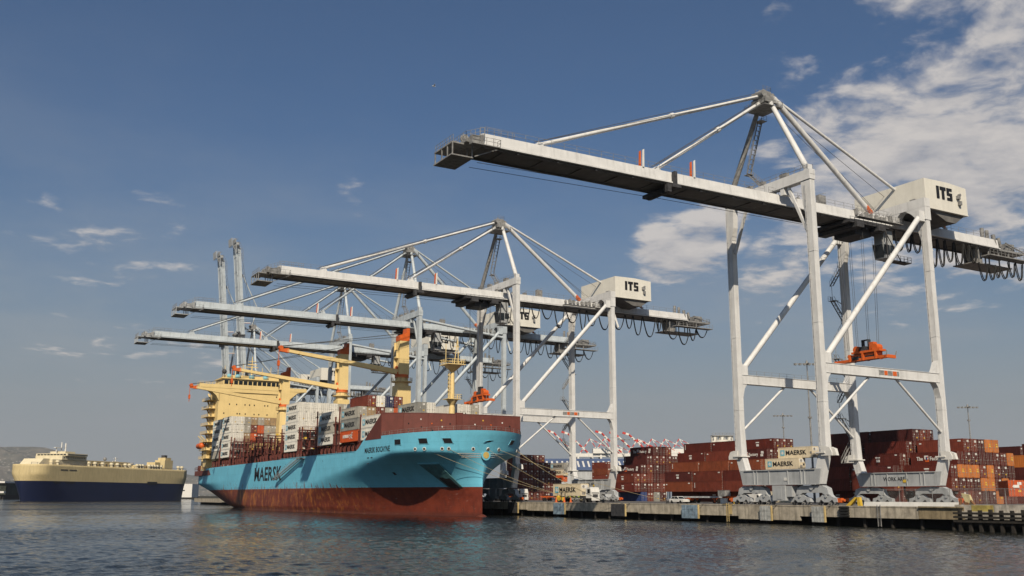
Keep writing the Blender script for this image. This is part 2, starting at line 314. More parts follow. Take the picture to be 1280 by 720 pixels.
# ---------------------------------------------------------------- ship-to-shore cranes
RAIL = 128.4; G = 30.5
def block_letters(mb, s, x, z, h, y, mi, t=0.16):
    """chunky sign letters on a wall facing -y, lower left at (x, z)"""
    w = h*0.62; a = h*0.26; y0, y1 = y-t/2, y+t/2
    def b(u0, u1, v0, v1): mb.box(x+u0, x+u1, y0, y1, z+v0, z+v1, mi)
    for c in s:
        if c == 'I': b(0, a*1.15, 0, h); x += a*1.15+h*0.13
        elif c == 'T': b(0, w*1.1, h-a, h); b(w*0.55-a*.55, w*0.55+a*.55, 0, h-a-0.002); x += w*1.1+h*0.13
        elif c == 'S':
            b(0, w, 0, a*.8); b(0, w, h-a*.8, h); b(0, w, h/2-a*.4, h/2+a*.4); b(0, a, h/2+a*.4, h-a*.8); b(w-a, w, a*.8, h/2-a*.4);
            x += w+h*0.13
    return x
def crane(Y, label, leg_mat, boom_mat, zb=55.2, za=75.6, xt=-64.4, trolley=22.0, spreader=None, up=None, tall=True, near=True, loops=(30, 71, 16, 5.6), vanes=(-20, -31)):
    lm, bm = leg_mat, boom_mat
    t = thing('container_crane', label, 'crane', (RAIL, Y, 0), 0, 'container cranes lined up along the quay')
    ZP0, ZP1 = 21.96, 23.65
    ztw = zb+2.6   # top of the waterside cross beam
    # legs ------------------------------------------------
    for gx, s in ((0,-1),(0,1),(G,-1),(G,1)):
        m = MB(); y = s*10.1; wx = 0.60; zt = (ztw-1.9) if gx == 0 else zb+0.0
        o = y+s*0.68; i = y-s*0.68; i2 = y-s*2.1
        # shaft with a wide head that narrows downwards
        lo = 8.6
        def ring(z, ya, yb, k=1.0): 
            ya, yb = min(ya, yb), max(ya, yb)
            return [(gx-wx*k, ya, z), (gx+wx*k, ya, z), (gx+wx*k, yb, z), (gx-wx*k, yb, z)]
        prof = [(3.5, y-s*2.7, y-s*0.9, 1.15), (lo, o, i-s*0.25, 1.1), (14, o, i, 1.0), (zt-6.5, o, i, 0.95), (zt-4.2, o, i-s*0.55, 0.95), (zt, o, i-s*0.75, 0.95)]
        rs = [ring(*p) for p in prof]
        for a, b in zip(rs[:-1], rs[1:]): m.hexa(a, b)
        for z in (17, 30.5, 43): m.box(gx-wx-0.03, gx+wx+0.03, y-.71, y+.71, z, z+0.12)
        # gusset fillets towards the portal beam
        d = 1 if gx == 0 else -1
        xx = gx+d*wx
        m.prism([(xx-d*.1, ZP1+2.6), (xx+d*.9, ZP1+0.6), (xx+d*1.5, ZP1-.05), (xx-d*.1, ZP1-.05)], 'y', y-.62, y+.62)
        m.prism([(xx-d*.1, ZP0+.05), (xx+d*1.2, ZP0+.05), (xx+d*.5, ZP0-.9), (xx-d*.1, ZP0-3.2)], 'y', y-.62, y+.62)
        L = m.build('leg', lm, t)
        # bolted knuckle at the knee with its white lug
        k = MB(); k.box(gx-1.2, gx+1.0, o-s*1.9, o+s*0.12, lo-.12, lo+.12)
        k.prism([(o+s*.1-s*.9, lo-.55), (o+s*1.5, lo-.55), (o+s*1.5, lo), (o+s*1.1, lo+.75), (o+s*.2, lo+1.0), (o-s*.9, lo+1.0)], 'x', gx-1.02, gx-.82)
        k.prism([(o+s*.1, lo-.5), (o+s*1.3, lo-.5), (o+s*1.0, lo+.6), (o+s*.1, lo+.9)], 'x', gx+.3, gx+.9)
        k.build('knee_bracket', K['paintwhite'], L)
        # access rungs up the outer face
        a = MB()
        for q in range(int((zt-10)/1.1)):
            z = 9.5+q*1.1; a.box(gx-wx-.16, gx-wx-.02, y+.34, y+.56, z, z+.05)
        a.box(gx-wx-.16, gx-wx-.12, y+.30, y+.34, 9.3, zt-.6); a.box(gx-wx-.16, gx-wx-.12, y+.56, y+.60, 9.3, zt-.6)
        if near: a.build('ladder', K['white'], L)
    # sill beams and bogies -------------------------------
    for gx in (0, G):
        m = MB(); m.hexa([(gx-.9,-9.0,3.4),(gx+.9,-9.0,3.4),(gx+.9,9.0,3.4),(gx-.9,9.0,3.4)], [(gx-.9,-9.6,6.0),(gx+.9,-9.6,6.0),(gx+.9,9.6,6.0),(gx-.9,9.6,6.0)])
        for y in (-6.0,-5.2,5.2,6.0,-2.2,2.2): m.box(gx-1.06, gx-.9, y-.07, y+.07, 3.5, 5.9)
        m.box(gx-1.1, gx-.9, -8.4, 8.4, 5.86, 6.02); m.box(gx-1.1, gx-.9, -8.4, 8.4, 3.38, 3.5)
        S = m.build('sill_beam', K['grey'], t)
        w = MB(); w.box(gx-1.0, gx-.905, -2.2, -1.3, 4.1, 4.6); 
        w.build('warning_plate', K['yellow'] if gx else K['paintwhite'], S)
        if gx and near: put_text('lettering', 'WORK AREA', 0.75, K['ink'], S, (gx-.925, 3.2, 4.4), '-x', 0.0, 0.9)
        for s in (-1, 1):
            c = s*7.1; b = MB()
            b.prism([(c-3.6,1.75),(c-3.3,2.8),(c-2.2,3.25),(c+2.2,3.25),(c+3.3,2.8),(c+3.6,1.75),(c+2.6,1.75),(c+2.1,2.05),(c-2.1,2.05),(c-2.6,1.75)], 'x', gx-.55, gx+.55)
            b.tube((gx-.75,c,2.9),(gx+.75,c,2.9),.42,n=12)
            B = b.build('bogie', K['grey'], t)
            for q in (-2.9, 2.9):
                e = MB(); cc = c+q
                e.prism([(cc-2.3,.55),(cc-2.2,1.15),(cc-1.3,1.35),(cc-.8,1.75),(cc+.8,1.75),(cc+1.3,1.35),(cc+2.2,1.15),(cc+2.3,.55),(cc+1.6,.5),(cc+1.2,.95),(cc+.5,.5),(cc-.5,.5),(cc-1.2,.95),(cc-1.6,.5)], 'x', gx-.42, gx+.42)
                e.tube((gx-.6,cc,1.5),(gx+.6,cc,1.5),.25,n=10)
                E = e.build('equaliser', K['grey'], B)
                for r in (-1.75, -.6, .6, 1.75):
                    wh = MB(); wh.tube((gx-.14,cc+r,.38),(gx+.14,cc+r,.38),.37,n=14); wh.tube((gx-.5,cc+r,.38),(gx+.5,cc+r,.38),.12,n=8)
                    wh.build('wheel', K['mid'] if r < 0 else K['dark'], B)
            f = MB(); f.box(gx-.3,gx+.3,c+s*5.1,c+s*5.9,.5,1.2); f.tube((gx,c+s*5.9,.85),(gx,c+s*6.4,.85),.22,n=10); f.build('buffer', K['orange'], t)
    eb = MB(); eb.box(-1.3,.7,-1.7,1.3,.75,3.3); eb.box(-1.36,-1.3,-.9,.1,1.0,3.1); eb.box(-1.0,.4,-3.0,-1.8,1.4,3.2)
    eb.build('electrical_cabinet', K['grey'], t)
    # portal beams, k braces, long diagonals --------------
    for s in (-1, 1):
        y = s*10.1
        m = MB(); m.box(.6, G-.6, y-.62, y+.62, ZP0, ZP1); m.box(.6, G-.6, y-.72, y+.72, ZP1-.06, ZP1+.02); m.box(.6, G-.6, y-.72, y+.72, ZP0-.02, ZP0+.06)
        P = m.build('portal_beam', lm, t)
        if s < 0:
            pl = MB()
            for q, (x0, x1) in enumerate(((13.7,15.0),(15.1,15.9),(16.0,17.2),(17.3,18.3),(18.4,18.9))): pl.box(x0, x1, y-.66, y-.62, ZP0+.45, ZP0+1.25, q % 2)
            pl.build('name_plate', [K['mid'], K['orange']], P)
        rl = MB(); rl.rail([(1.5,y+s*.6,ZP1+.02),(G-1.5,y+s*.6,ZP1+.02)], 1.0, 2.0, .022)
        if s > 0: rl.build('railing', K['mid'], P)
        for a, b in (((12.2,ZP0+.3),(.6,13.2)),((18.4,ZP0+.3),(G-.4,12.9))):
            m = MB(); m.tube((a[0],y,a[1]),(b[0],y,b[1]),.23,n=10); m.build('portal_brace', lm, t)
        m = MB(); m.tube((1.4,y,24.7),(G-1.2,y,zb-1.3),.52,n=12)
        m.box(G-2.2,G-.6,y-.5,y+.5,zb-2.6,zb-.6); m.box(.5,2.2,y-.5,y+.5,ZP1,ZP1+1.8)
        m.build('diagonal_brace', lm, t)
    if tall == 'B':
        for s in (-1, 1):
            m = MB(); m.tube((.5,s*10.1,zb-.3),(G-.5,s*10.1,zb-3.6),.42,n=10); m.build('top_brace', lm, t)
    # cross beams -----------------------------------------
    m = MB(); m.box(-.7,.7,-10.9,10.9,ztw-1.8,ztw); m.box(-.6,.6,-10.95,-9.2,ztw-.9,ztw+.05)
    m.box(-.55,.55,-4.6,-3.7,zb-.5,ztw-1.7); m.box(-.55,.55,3.7,4.6,zb-.5,ztw-1.7)
    X = m.build('cross_beam', lm, t)
    for q in (-.68,.68): rl = MB(); rl.rail([(q,-10.5,ztw),(q,10.5,ztw)], 1.1, 1.5, .025); rl.build('railing', K['mid'], X)
    for q0, q1 in ((-5.2,-3.6),(4,5.4),(.6,1.3)): rl = MB(); rl.box(-.5,.4,q0,q1,ztw,ztw+.9); rl.build('deck_box', K['mid'], X)
    for s in (-1,1): rl = MB(); rl.bar((0,s*9.2,zb-8.5),(0,s*5.2,zb+.7),.42,.5); rl.build('knee_strut', lm, X)
    for q in (-1.2,1.4): rl = MB(); rl.tube((xt+3,q,zb-4.2),(-24,q,zb-3.4),.045,n=5) if up is None else rl.tube((-20,q,zb-3),(-19,q,zb-3),.04,n=5); rl.tube((-24,q,zb-3.4),(10,q,zb-3.1),.045,n=5) if up is None else None; rl.build('trolley_rope', K['rope'], t)
    mb = MB(); mb.box(G-.8,G+.8,-10.9,10.9,zb+.35,zb+2.1)
    for s in (-1, 1):
        mb.prism([(s*10.9,zb+.4),(s*10.9,zb-2.2),(s*9.2,zb-2.2),(s*7.8,zb-.6),(s*6.4,zb+.4)], 'x', G-.78, G+.78)
        mb.prism([(s*5.4,zb+.4),(s*4.6,zb-.3),(s*4.0,zb-1.9),(s*3.5,zb-1.9),(s*3.3,zb+.4)], 'x', G-.76, G+.76)
    X2 = mb.build('cross_beam', lm, t)
    # mast -------------------------------------------------
    for s in (-1, 1):
        m = MB(); m.tube((0,s*10.0,ztw),(0.4,s*1.3,za-1.6),.55,.45,n=12); m.box(-.55,.55,s*10.0-.5,s*10.0+.5,ztw,ztw+1.0); ml = m.build('mast_leg', lm if s < 0 else K['mid'] if near else lm, t)
    m = MB(); m.box(-1.1,1.6,-1.9,1.9,za-2.0,za-.9); m.box(-.8,1.2,-1.0,1.0,za-.9,za+.5); m.tube((-.9,-1.4,za-.2),(-.9,1.4,za-.2),.7,n=12); m.tube((1.2,-1.4,za-.5),(1.2,1.4,za-.5),.6,n=12)
    m.box(-2.2,2.4,-2.6,2.6,za-3.0,za-2.9)
    H = m.build('mast_head', K['mid'], t)
    rl = MB(); rl.rail([(-2.2,-2.6,za-2.9),(2.4,-2.6,za-2.9),(2.4,2.6,za-2.9),(-2.2,2.6,za-2.9),(-2.2,-2.6,za-2.9)], 1.0, 1.1, .03); 
    rl.build('railing', K['mid'], H); rl = MB(); rl.rail([(-.8,-1,za+.5),(1.2,-1,za+.5),(1.2,1,za+.5),(-.8,1,za+.5)], .9, .9, .025); rl.build('railing', K['mid'], H)
    # stair up the mast: steep flight, landing, flight back
    st = MB()
    def stair(a, b, w=.5, n=None):
        a = Vector(a); b = Vector(b); d = (b-a); side = Vector((1,0,0)) if abs(d.y) > abs(d.x) else Vector((0,1,0))
        for q in (-w, w):
            st.bar(a+side*q, b+side*q, .1, .22); st.bar(a+side*q+Vector((0,0,1.0)), b+side*q+Vector((0,0,1.0)), .06, .06)
        n = n or int(d.length/.9)
        for k in range(n+1):
            p = a.lerp(b, k/n); st.box(p.x-w if side.x else p.x-.12, p.x+w if side.x else p.x+.12, p.y-w if side.y else p.y-.12, p.y+w if side.y else p.y+.12, p.z-.03, p.z+.03)
            st.bar(p+side*w, p+side*w+Vector((0,0,1)), .05, .05)
    stair((1.4,6.0,ztw+4.2),(1.4,2.4,za-4.2)); stair((1.4,6.0,ztw+4.0),(1.4,2.0,zb+2.7)); st.box(.8,2.0,5.4,6.8,ztw+3.9,ztw+4.0); st.box(.6,2.2,1.4,3.2,za-4.4,za-4.3)
    st.rail([(.6,3.2,za-4.3),(2.2,3.2,za-4.3),(2.2,1.4,za-4.3)],1,.8,.025)
    st.build('mast_stair', K['mid'], t)
    # boom and girder --------------------------------------
    hx = -3.0
    def girder(parent, x0, x1, name, mat, tf=lambda p: p):
        m = MB(); z1 = zb; z0 = zb-2.1
        sec = [(-2.85,z1),(-3.05,z1-1.70),(-2.9,z1-1.71),(-2.9,z0),(2.9,z0),(2.9,z1-1.71),(3.05,z1-1.70),(2.85,z1)]
        n = len(sec); vs = [tf((x0,a,b)) for a,b in sec]+[tf((x1,a,b)) for a,b in sec]
        for k in range(n):
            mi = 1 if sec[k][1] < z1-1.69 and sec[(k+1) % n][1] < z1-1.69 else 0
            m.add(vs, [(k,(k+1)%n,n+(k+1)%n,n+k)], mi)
        m.add(vs, [tuple(range(n))[::-1], tuple(range(n,2*n))], 0)
        def B(a0,a1,b0,b1,c0,c1,mi=0):
            o = len(m.v); m.box(a0,a1,b0,b1,c0,c1,mi)
            for k in range(o, len(m.v)): m.v[k] = tf(m.v[k])
        for s in (-1, 1):
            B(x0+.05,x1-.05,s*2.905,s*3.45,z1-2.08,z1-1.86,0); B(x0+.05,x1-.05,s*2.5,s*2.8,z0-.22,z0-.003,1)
        q = x0+4
        while q < x1-3: B(q,q+.25,-2.5,2.5,z0-.12,z0-.002,1); B(q+2,q+2.35,-3.1,-2.8,z0-.35,z0-.1,1); q += 7.3
        g = m.build(name, [mat, K['under'] if up is None else mat], parent)  # lowered booms get the belly with painted shade, raised ones plain paint
        for yr in (-3.1,3.1): r = MB(); r.rail([(x0+.5,yr*.9,z1),(x1-.5,yr*.9,z1)], 1.15, 2.4, .025); r.v = [tf(v) for v in r.v]; r.build('railing', K['mid'], g)
        return g
    if up is None: tf = lambda p: p
    else:
        ca, sa = math.cos(math.radians(up)), math.sin(math.radians(up)); hz = zb-1
        def tf(p):
            dx, dz = p[0]-hx, p[2]-hz
            return (hx+dx*ca+dz*sa, p[1], hz-dx*sa+dz*ca)
    BO = girder(t, xt+3, hx, 'boom', bm, tf)
    GI = girder(t, hx+.02, 63.5, 'girder', bm)
    # boom tip: sloping deck, service cradles
    m = MB()
    m.hexa([(xt,-3.3,zb-2.0),(xt+3,-3.3,zb-2.1),(xt+3,3.6,zb-2.1),(xt,3.6,zb-2.0)], [(xt,-3.4,zb-1.55),(xt+3.01,-3.6,zb-.4),(xt+3.01,3.6,zb-.4),(xt,3.6,zb-1.55)])
    m.box(xt-2.0,xt+.02,-2.6,3.5,zb-2.3,zb-2.1); 
    for y in (-2.6,-.9,1.0,3.3): m.bar((xt-1.9,y,zb-2.2),(xt-1.9,y,zb-4.1),.16,.16); m.bar((xt+1.4,y,zb-2.1),(xt+1.4,y,zb-4.1),.16,.16)
    m.box(xt-2.1,xt+1.6,-2.7,3.5,zb-4.25,zb-4.05); m.bar((xt+1.5,-3.2,zb-4.1),(xt+5.5,-3.2,zb-2.3),.14,.14)
    m.box(xt+.4,xt+5.2,-4.6,-3.62,zb-2.55,zb-2.42); m.box(xt+.4,xt+1.9,-4.5,-3.6,zb-2.4,zb-1.2)
    for s in (-1.6,1.6): m.tube((xt+.6,s-.2,zb-1.0),(xt+.6,s+.2,zb-1.0),.7,n=12)
    m.v = [tf(v) for v in m.v]; T = m.build('boom_tip', K['mid'] if near else K['grey'], BO)
    r = MB(); r.rail([(xt-1.8,3.5,zb-2.1),(xt-1.8,-2.6,zb-2.1)],1.1,.9,.03); r.rail([(xt,-3.3,zb-1.5),(xt+3,-3.5,zb-.4)],1.1,.9,.03); r.rail([(xt,3.5,zb-1.5),(xt,-3.3,zb-1.5)],1.1,.9,.03)
    r.rail([(xt+.4,-4.6,zb-2.4),(xt+5.2,-4.6,zb-2.4),(xt+5.2,-3.6,zb-2.4)],1.1,1.2,.03); r.rail([(xt+3,-2.2,zb),(xt+9,-2.2,zb)],1.2,1.3,.03)
    r.v = [tf(v) for v in r.v]; r.build('railing', K['mid'], T)
    f1, f2 = xt*.77, xt*.403
    for q, xx in enumerate((f1, f2)):
        p = Vector(tf((xx,0,zb+1.2))); a = Vector((-.4,0,za-.3-q*1.2))
        if up is None:
            m = MB(); m.tube(p, a, .34, .34, n=10); mid = p.lerp(a,.55); m.tube(mid,mid+(a-p).normalized()*.8,.5,n=10)
            m.build('forestay', lm, t)
            m = MB()
            for dy, dz in ((-.9,.6),(.9,.6),(-.9,-.5)): m.tube(p+Vector((-1.5,dy,-.1)), a+Vector((0,dy,dz)), .05, n=5)
            m.build('hoist_cable', K['rope'], t)
        else:
            mid = p.lerp(a,.5)+Vector((5+q*2,0,-3)); m = MB(); m.tube(p,mid,.3,n=8); m.tube(mid,a,.3,n=8); m.build('forestay', lm, t)
        m = MB(); m.v=[]; m.prism([(xx-1.6,zb-.2),(xx+1.3,zb-.2),(xx+.4,zb+1.4),(xx-.4,zb+1.5)],'y',-.5,.5); m.v = [tf(v) for v in m.v]; m.build('stay_lug', bm, BO)
    if up is not None:
        m = MB()
        for dy in (-1.2,1.2): m.tube(tf((xt+4,dy,zb+.3)),(0,dy,za),.06,n=5)
        m.build('hoist_cable', K['rope'], t)
    m = MB(); m.tube((1.2,-1.6,za-1.0),(25.0,-2.0,zb+.7),.52,n=12); e = m.build('backstay', lm, t)
    m = MB(); m.tube((23.9,-1.98,zb+1.65),(25.3,-2.02,zb+.45),.56,n=12); m.build('painted_end', K['orange'], e)
    m = MB(); m.tube((1.4,-1.2,za-.6),(47.2,-2.6,zb+.2),.30,n=10); e = m.build('backstay', lm, t)
    m = MB(); m.tube((44.0,-2.5,zb+1.9),(46.6,-2.58,zb+.5),.34,n=10); m.build('painted_end', K['orange'], e)
    m = MB()
    for yy, xe in ((-.6,28),(.4,34),(1.2,31)): m.tube((1.0,yy,za-.4),(xe,yy,zb+2.2 if xe < 32 else zb+5),.045,n=5)
    m.build('hoist_cable', K['rope'], t)
    # painted marker posts and small deck gear on the boom
    m = MB()
    for xx in vanes: 
        for y, mi in ((-2.0,1),(-2.9,0)): m.hexa([(xx-.16,y-.16,zb-.1),(xx+.16,y-.16,zb-.1),(xx+.16,y+.16,zb-.1),(xx-.16,y+.16,zb-.1)],[(xx-.05,y-.1,zb+2.9),(xx+.25,y-.1,zb+3.1),(xx+.25,y+.1,zb+3.1),(xx-.05,y+.1,zb+2.9)],mi)
    m.v = [tf(v) for v in m.v]; m.build('marker_post', [K['paintwhite'], K['orange']], BO)
    m = MB(); rr = random.Random(int(Y))
    def gear(x0,x1,y0,y1,z0,z1): g_ = MB(); g_.box(x0,x1,y0,y1,z0,z1); g_.bar((x0,y0,z1),(x1,y0,z1+.5),.08,.08); g_.build('deck_box', K['mid'], GI)
    for q in range(6): x = -2.2+q*1.7+rr.uniform(0,.9); gear(x,x+rr.uniform(.3,.9),-2.3,-2.3+rr.uniform(.6,1.6),zb,zb+rr.uniform(.3,.9))
    for q in range(8): x = 19.5+q*1.35; gear(x,x+rr.uniform(.3,.9),-3.5,-3.5+rr.uniform(.5,1.1),zb-1.0,zb+rr.uniform(-.6,.4))
    gear(11,12.8,-2.2,-1.4,zb,zb+2.0)
    wk = MB(); wk.box(18.5,31,-4.9,-3.65,zb-1.75,zb-1.65); wk.rail([(18.5,-4.9,zb-1.65),(31,-4.9,zb-1.65)],1.1,1.1,.03); wk.build('side_walkway', K['mid'], GI)
    m = MB(); m.box(-25.8,-24.0,-4.2,4.2,zb-3.0,zb-2.4); m.box(-26.6,-25.8,-3.8,-3.0,zb-3.8,zb-2.4); m.box(-25.2,-24.6,-3.95,-3.2,zb-2.4,zb-.1); m.tube((-25.4,-3,zb-3.1),(-25.4,3,zb-3.1),.45,n=10)
    m.v = [tf(v) for v in m.v]; m.build('rope_support', K['dark'], BO)
    # machinery house ---------------------------------------
    m = MB(); hx0,hx1,hy0,hy1,hz0,hz1 = 32.6,45.2,-9.1,7.9,zb+1.15,zb+7.0
    m.prism([(hx0,hz0),(hx1,hz0),(hx1,hz1-.25),(hx0+(hx1-hx0)*.55,hz1+.12),(hx0,hz1)],'y',hy0,hy1)
    m.box(hx0-.05,hx1+.05,hy0-.05,hy1+.05,hz0-.12,hz0+.15)
    HO = m.build('machinery_house', K['house'], t)
    m = MB(); block_letters(m,'ITS',hx0+3.4,hz0+2.3,2.5,hy0-.05,0); m.build('sign_lettering', K['ink'], HO)
    m = MB(); m.box(hx1-3.3,hx1-2.5,hy0-.5,hy0,hz0+2.9,hz0+3.6); m.box(hx1-2.9,hx1-2.3,hy0-.6,hy0,hz0+1.7,hz0+2.5); m.tube((hx1-2.5,hy0-.5,hz0+3.8),(hx1-2.5,hy0,hz0+3.8),.3,n=8); m.build('air_vent', K['mid'], HO)
    m = MB(); m.prism([(hx0+.5,hz0-.12),(hx1-.5,hz0-.12),(hx1-3.2,hz0-1.9),(hx1-6,hz0-1.9),(hx0+3,hz0-.5)],'y',hy0+.6,hy1-.6); m.build('house_underframe', K['under'], HO)
    m = MB(); m.box(hx0-1.9,hx0,hy0+.2,hy1,hz0-.25,hz0-.1); m.rail([(hx0-1.8,hy0+.3,hz0-.1),(hx0-1.8,hy1,hz0-.1)],1.1,1.1,.03); 
    m.tube((hx0-1.2,-6,hz0+.6),(hx0-1.2,4,hz0+.6),.4,n=8); m.box(hx0-1.5,hx0-.2,-7.8,-6.6,hz0,hz0+1.7); m.box(hx0-1.1,hx0-.2,-5.4,-4.9,hz0,hz0+1.3); m.build('house_walkway', K['mid'], HO)
    m = MB(); m.bar((G+.9,-7.2,zb+1.6),(G+3.4,-8.4,zb-7.5),.7,.5); m.build('house_strut', lm, t)
    # backreach end: drums and service platform --------------
    m = MB(); m.box(55.5,68.5,-2.4,2.6,zb-5.7,zb-5.5); m.box(58,72,-4.6,-2.4,zb-4.2,zb-4.0); m.box(63.5,72.3,-3.0,3.0,zb-2.3,zb-1.9)
    for q in range(4): x = 57+q*3.4; m.bar((x,-2.6,zb-5.6),(x,-2.6,zb-2.1),.22,.22); m.bar((x,2.8,zb-5.6),(x,2.8,zb-2.1),.22,.22)
    m.box(57.6,60.2,-1.2,1.4,zb-5.5,zb-2.2)
    for q in range(2): x = 62.9+q*1.7; m.tube((x,-2.6,zb-1.2),(x-.5,-2.6,zb+1.1-q*.5),.4,n=10); m.box(x-.5,x+.5,-2.4,-.6,zb-1.8,zb-.1)
    m.box(66.8,69.6,-2.6,.6,zb-1.8,zb-.2); m.tube((59.3,-2.3,zb),(59.3,-2.3,zb+2.2),.4,n=10); m.tube((60.9,-2.3,zb),(60.9,-2.3,zb+1.9),.4,n=10)
    m.bar((66,-3,zb-.3),(72.5,-3,zb-1.9),.18,.18); m.rail([(58,-4.6,zb-4),(72,-4.6,zb-4)],1.1,1.3,.03); m.rail([(63.5,-2.9,zb-1.9),(72.3,-2.9,zb-1.9),(72.3,3,zb-1.9)],1.1,1.2,.03)
    m.build('rear_platform', K['mid'], t)
    # trolley, cab, ropes, spreader ---------------------------
    tx = trolley
    m = MB(); m.box(tx-6.5,tx+4.5,-4.4,4.4,zb-3.0,zb-2.45); m.box(tx-5,tx-3,-4.8,4.8,zb-3.8,zb-2.7); m.box(tx+1,tx+3,-4.8,4.8,zb-3.8,zb-2.7); m.box(tx-3,tx+1.4,-2.6,2.6,zb-4.6,zb-3)
    for q in range(5): m.tube((tx-5+q*2.1,-3.5,zb-3.3),(tx-5+q*2.1,3.5,zb-3.3),.36,n=10)
    m.rail([(tx-6.5,-4.6,zb-3.0),(tx+4.5,-4.6,zb-3.0)],1.0,1.2,.03); m.box(tx+3.4,tx+9.6,-4.9,-3.2,zb-9.4,zb-9.2); m.rail([(tx+3.4,-4.9,zb-9.2),(tx+9.6,-4.9,zb-9.2),(tx+9.6,-3.2,zb-9.2)],1.0,1.0,.03)
    m.bar((tx+4.0,-4.0,zb-9.2),(tx+4.0,-4.0,zb-2.8),.18,.18); m.bar((tx+8.8,-3.4,zb-9.2),(tx+4.2,-3.4,zb-2.8),.14,.14)
    TR = m.build('trolley', K['dark'], t)
    m = MB(); cx0 = tx+4.4; m.hexa([(cx0,-3.1,zb-8.4),(cx0+2.6,-3.1,zb-8.4),(cx0+2.6,-.6,zb-8.4),(cx0,-.6,zb-8.4)],[(cx0-.5,-3.3,zb-5.4),(cx0+2.9,-3.3,zb-5.4),(cx0+2.9,-.6,zb-5.4),(cx0-.5,-.6,zb-5.4)]); m.box(cx0,cx0+2.6,-3,-.7,zb-5.4,zb-2.8)
    CB = m.build('operator_cab', K['grey'], TR)
    m = MB(); m.box(cx0-.35,cx0+1.2,-3.34,-3.18,zb-7.6,zb-5.8); m.box(cx0+1.4,cx0+2.6,-3.34,-3.18,zb-7.2,zb-5.8); m.hexa([(cx0-.18,-3.0,zb-8.1),(cx0-.05,-3.0,zb-8.1),(cx0-.05,-.8,zb-8.1),(cx0-.18,-.8,zb-8.1)],[(cx0-.54,-3.0,zb-5.7),(cx0-.4,-3.0,zb-5.7),(cx0-.4,-.8,zb-5.7),(cx0-.54,-.8,zb-5.7)]); m.build('cab_window', K['glass'], CB)
    if spreader:
        sz = spreader; m = MB()
        for a in (-1.6,1.6):
            for y in (-2.6,-2.2,2.2,2.6): m.tube((tx+a,y*1.2,zb-3.6),(tx+a*.8,y,sz+2.4),.035,n=5)
        m.build('hoist_rope', K['rope'], TR)
        m = MB(); m.box(tx-.9,tx+.9,-4.4,2.2,sz+1.5,sz+1.9); 
        for y in (-3.2,1.2): m.tube((tx-.75,y,sz+2.3),(tx+.75,y,sz+2.3),.68,n=14)
        m.box(tx-.5,tx+.5,-2.8,-1.8,sz+2.0,sz+3.4); SPB = m.build('head_block', K['orange'], t)
        m = MB(); m.box(tx-.6,tx+.6,-3.0,3.4,sz+1.0,sz+1.4); m.box(tx-.75,tx-.3,-6.0,6.0,sz+.15,sz+.62); m.box(tx+.3,tx+.75,-6.0,6.0,sz+.15,sz+.62)
        for y in (-6.1,6.1): m.box(tx-1.25,tx+1.25,y-.18,y+.18,sz-.05,sz+.55)
        for y in (-3.4,-.4,2.8): m.box(tx-.9,tx+.9,y-.2,y+.2,sz+.1,sz+1.5)
        SP = m.build('spreader_frame', K['orange'], SPB)
        m = MB()
        for y in (-6.2,6.2):
            for x in (-1.2,1.2): m.bar((tx+x,y,sz+.4),(tx+x*1.1,y*1.03,sz+1.3),.16,.2)
        m.build('flipper_arm', K['mid'], SP)
        m = MB(); m.box(tx-.5,tx+.5,-2.8,3.2,sz+.62,sz+.98); m.box(tx-.8,tx-.76,.6,2.2,sz+.35,sz+1.0); m.box(tx-.8,tx+.6,-1.3,.2,sz+1.9,sz+2.7); m.box(tx-.4,tx+.4,-1.5,-1.35,sz+2.6,sz+4.0); m.box(tx-.4,tx+.4,-.1,.05,sz+2.6,sz+4.0); m.box(tx-.4,tx+.4,-1.5,.05,sz+3.9,sz+4.05); m.build('sheave_cage', K['dark'], SPB)
    # festoon loops
    a, b, n, drop = loops
    ed = [0.0]
    for k in range(n): ed.append(ed[-1]+rr.uniform(.55,1.45))
    for k in range(n):
        x0 = a+(b-a)*ed[k]/ed[-1]; x1 = a+(b-a)*ed[k+1]/ed[-1]; d = drop*(.62+.5*rr.random()); pts = []
        zt = zb-2.5 if (x0 < 54) else zb-(5.8 if x0 < 63 else 4.4)
        if x0 >= 54: d *= .62
        xm = (x0+x1)/2; w = (x1-x0)*.5
        for q in range(13):
            u = -1+2*q/12; pts.append((xm+w*.92*u*(1-.12*(1-u*u)), -3.3, zt-d*(1-abs(u)**2.6)))
        m = MB(); m.path(pts,.11,n=5); m.path([(p[0]+.12,p[1]+.35,p[2]-.1) for p in pts],.10,n=5); m.build('festoon_loop', K['black'], t)
    # stair tower beside the landside far leg ------------------
    st = MB(); z = 8.0; s = 1; yb = 11.7
    while z < zb-7:
        z2 = z+4.4
        stair((G-3.4*s*.5-.4,yb,z),(G+3.4*s*.5-.4,yb,z2),.42); st.box(G-2.9,G-1.6 if s > 0 else G+2.4,yb-.5,yb+.5,z-.05,z) if False else None
        xx = G+3.4*s*.5-.4; st.box(xx-.7,xx+.7,yb-1.0,yb+.5,z2-.04,z2+.04); st.rail([(xx-.7,yb+.5,z2),(xx+.7,yb+.5,z2)],1,.7,.025); st.bar((xx,yb-.9,z2),(G,10.7,z2-.8),.12,.12)
        z = z2+ (0.0 if s > 0 else 3.2); s = -s
        if s > 0: st.tube((G-2.1,yb,z-3.2),(G-2.1,yb,z),.05,n=5)
    st.build('stair_tower', K['mid'], t)
    return t
C1 = crane(128.0, 'nearest and largest white container crane, its red-orange spreader hanging above the portal beam', K['white'], K['white'], trolley=22.8, spreader=26.6)
C2 = crane(229.9, 'white container crane standing beside the bow of the blue ship, second nearest', K['white'], K['white'], trolley=-5.5, spreader=25.5, loops=(0.5, 71, 20, 5.2))
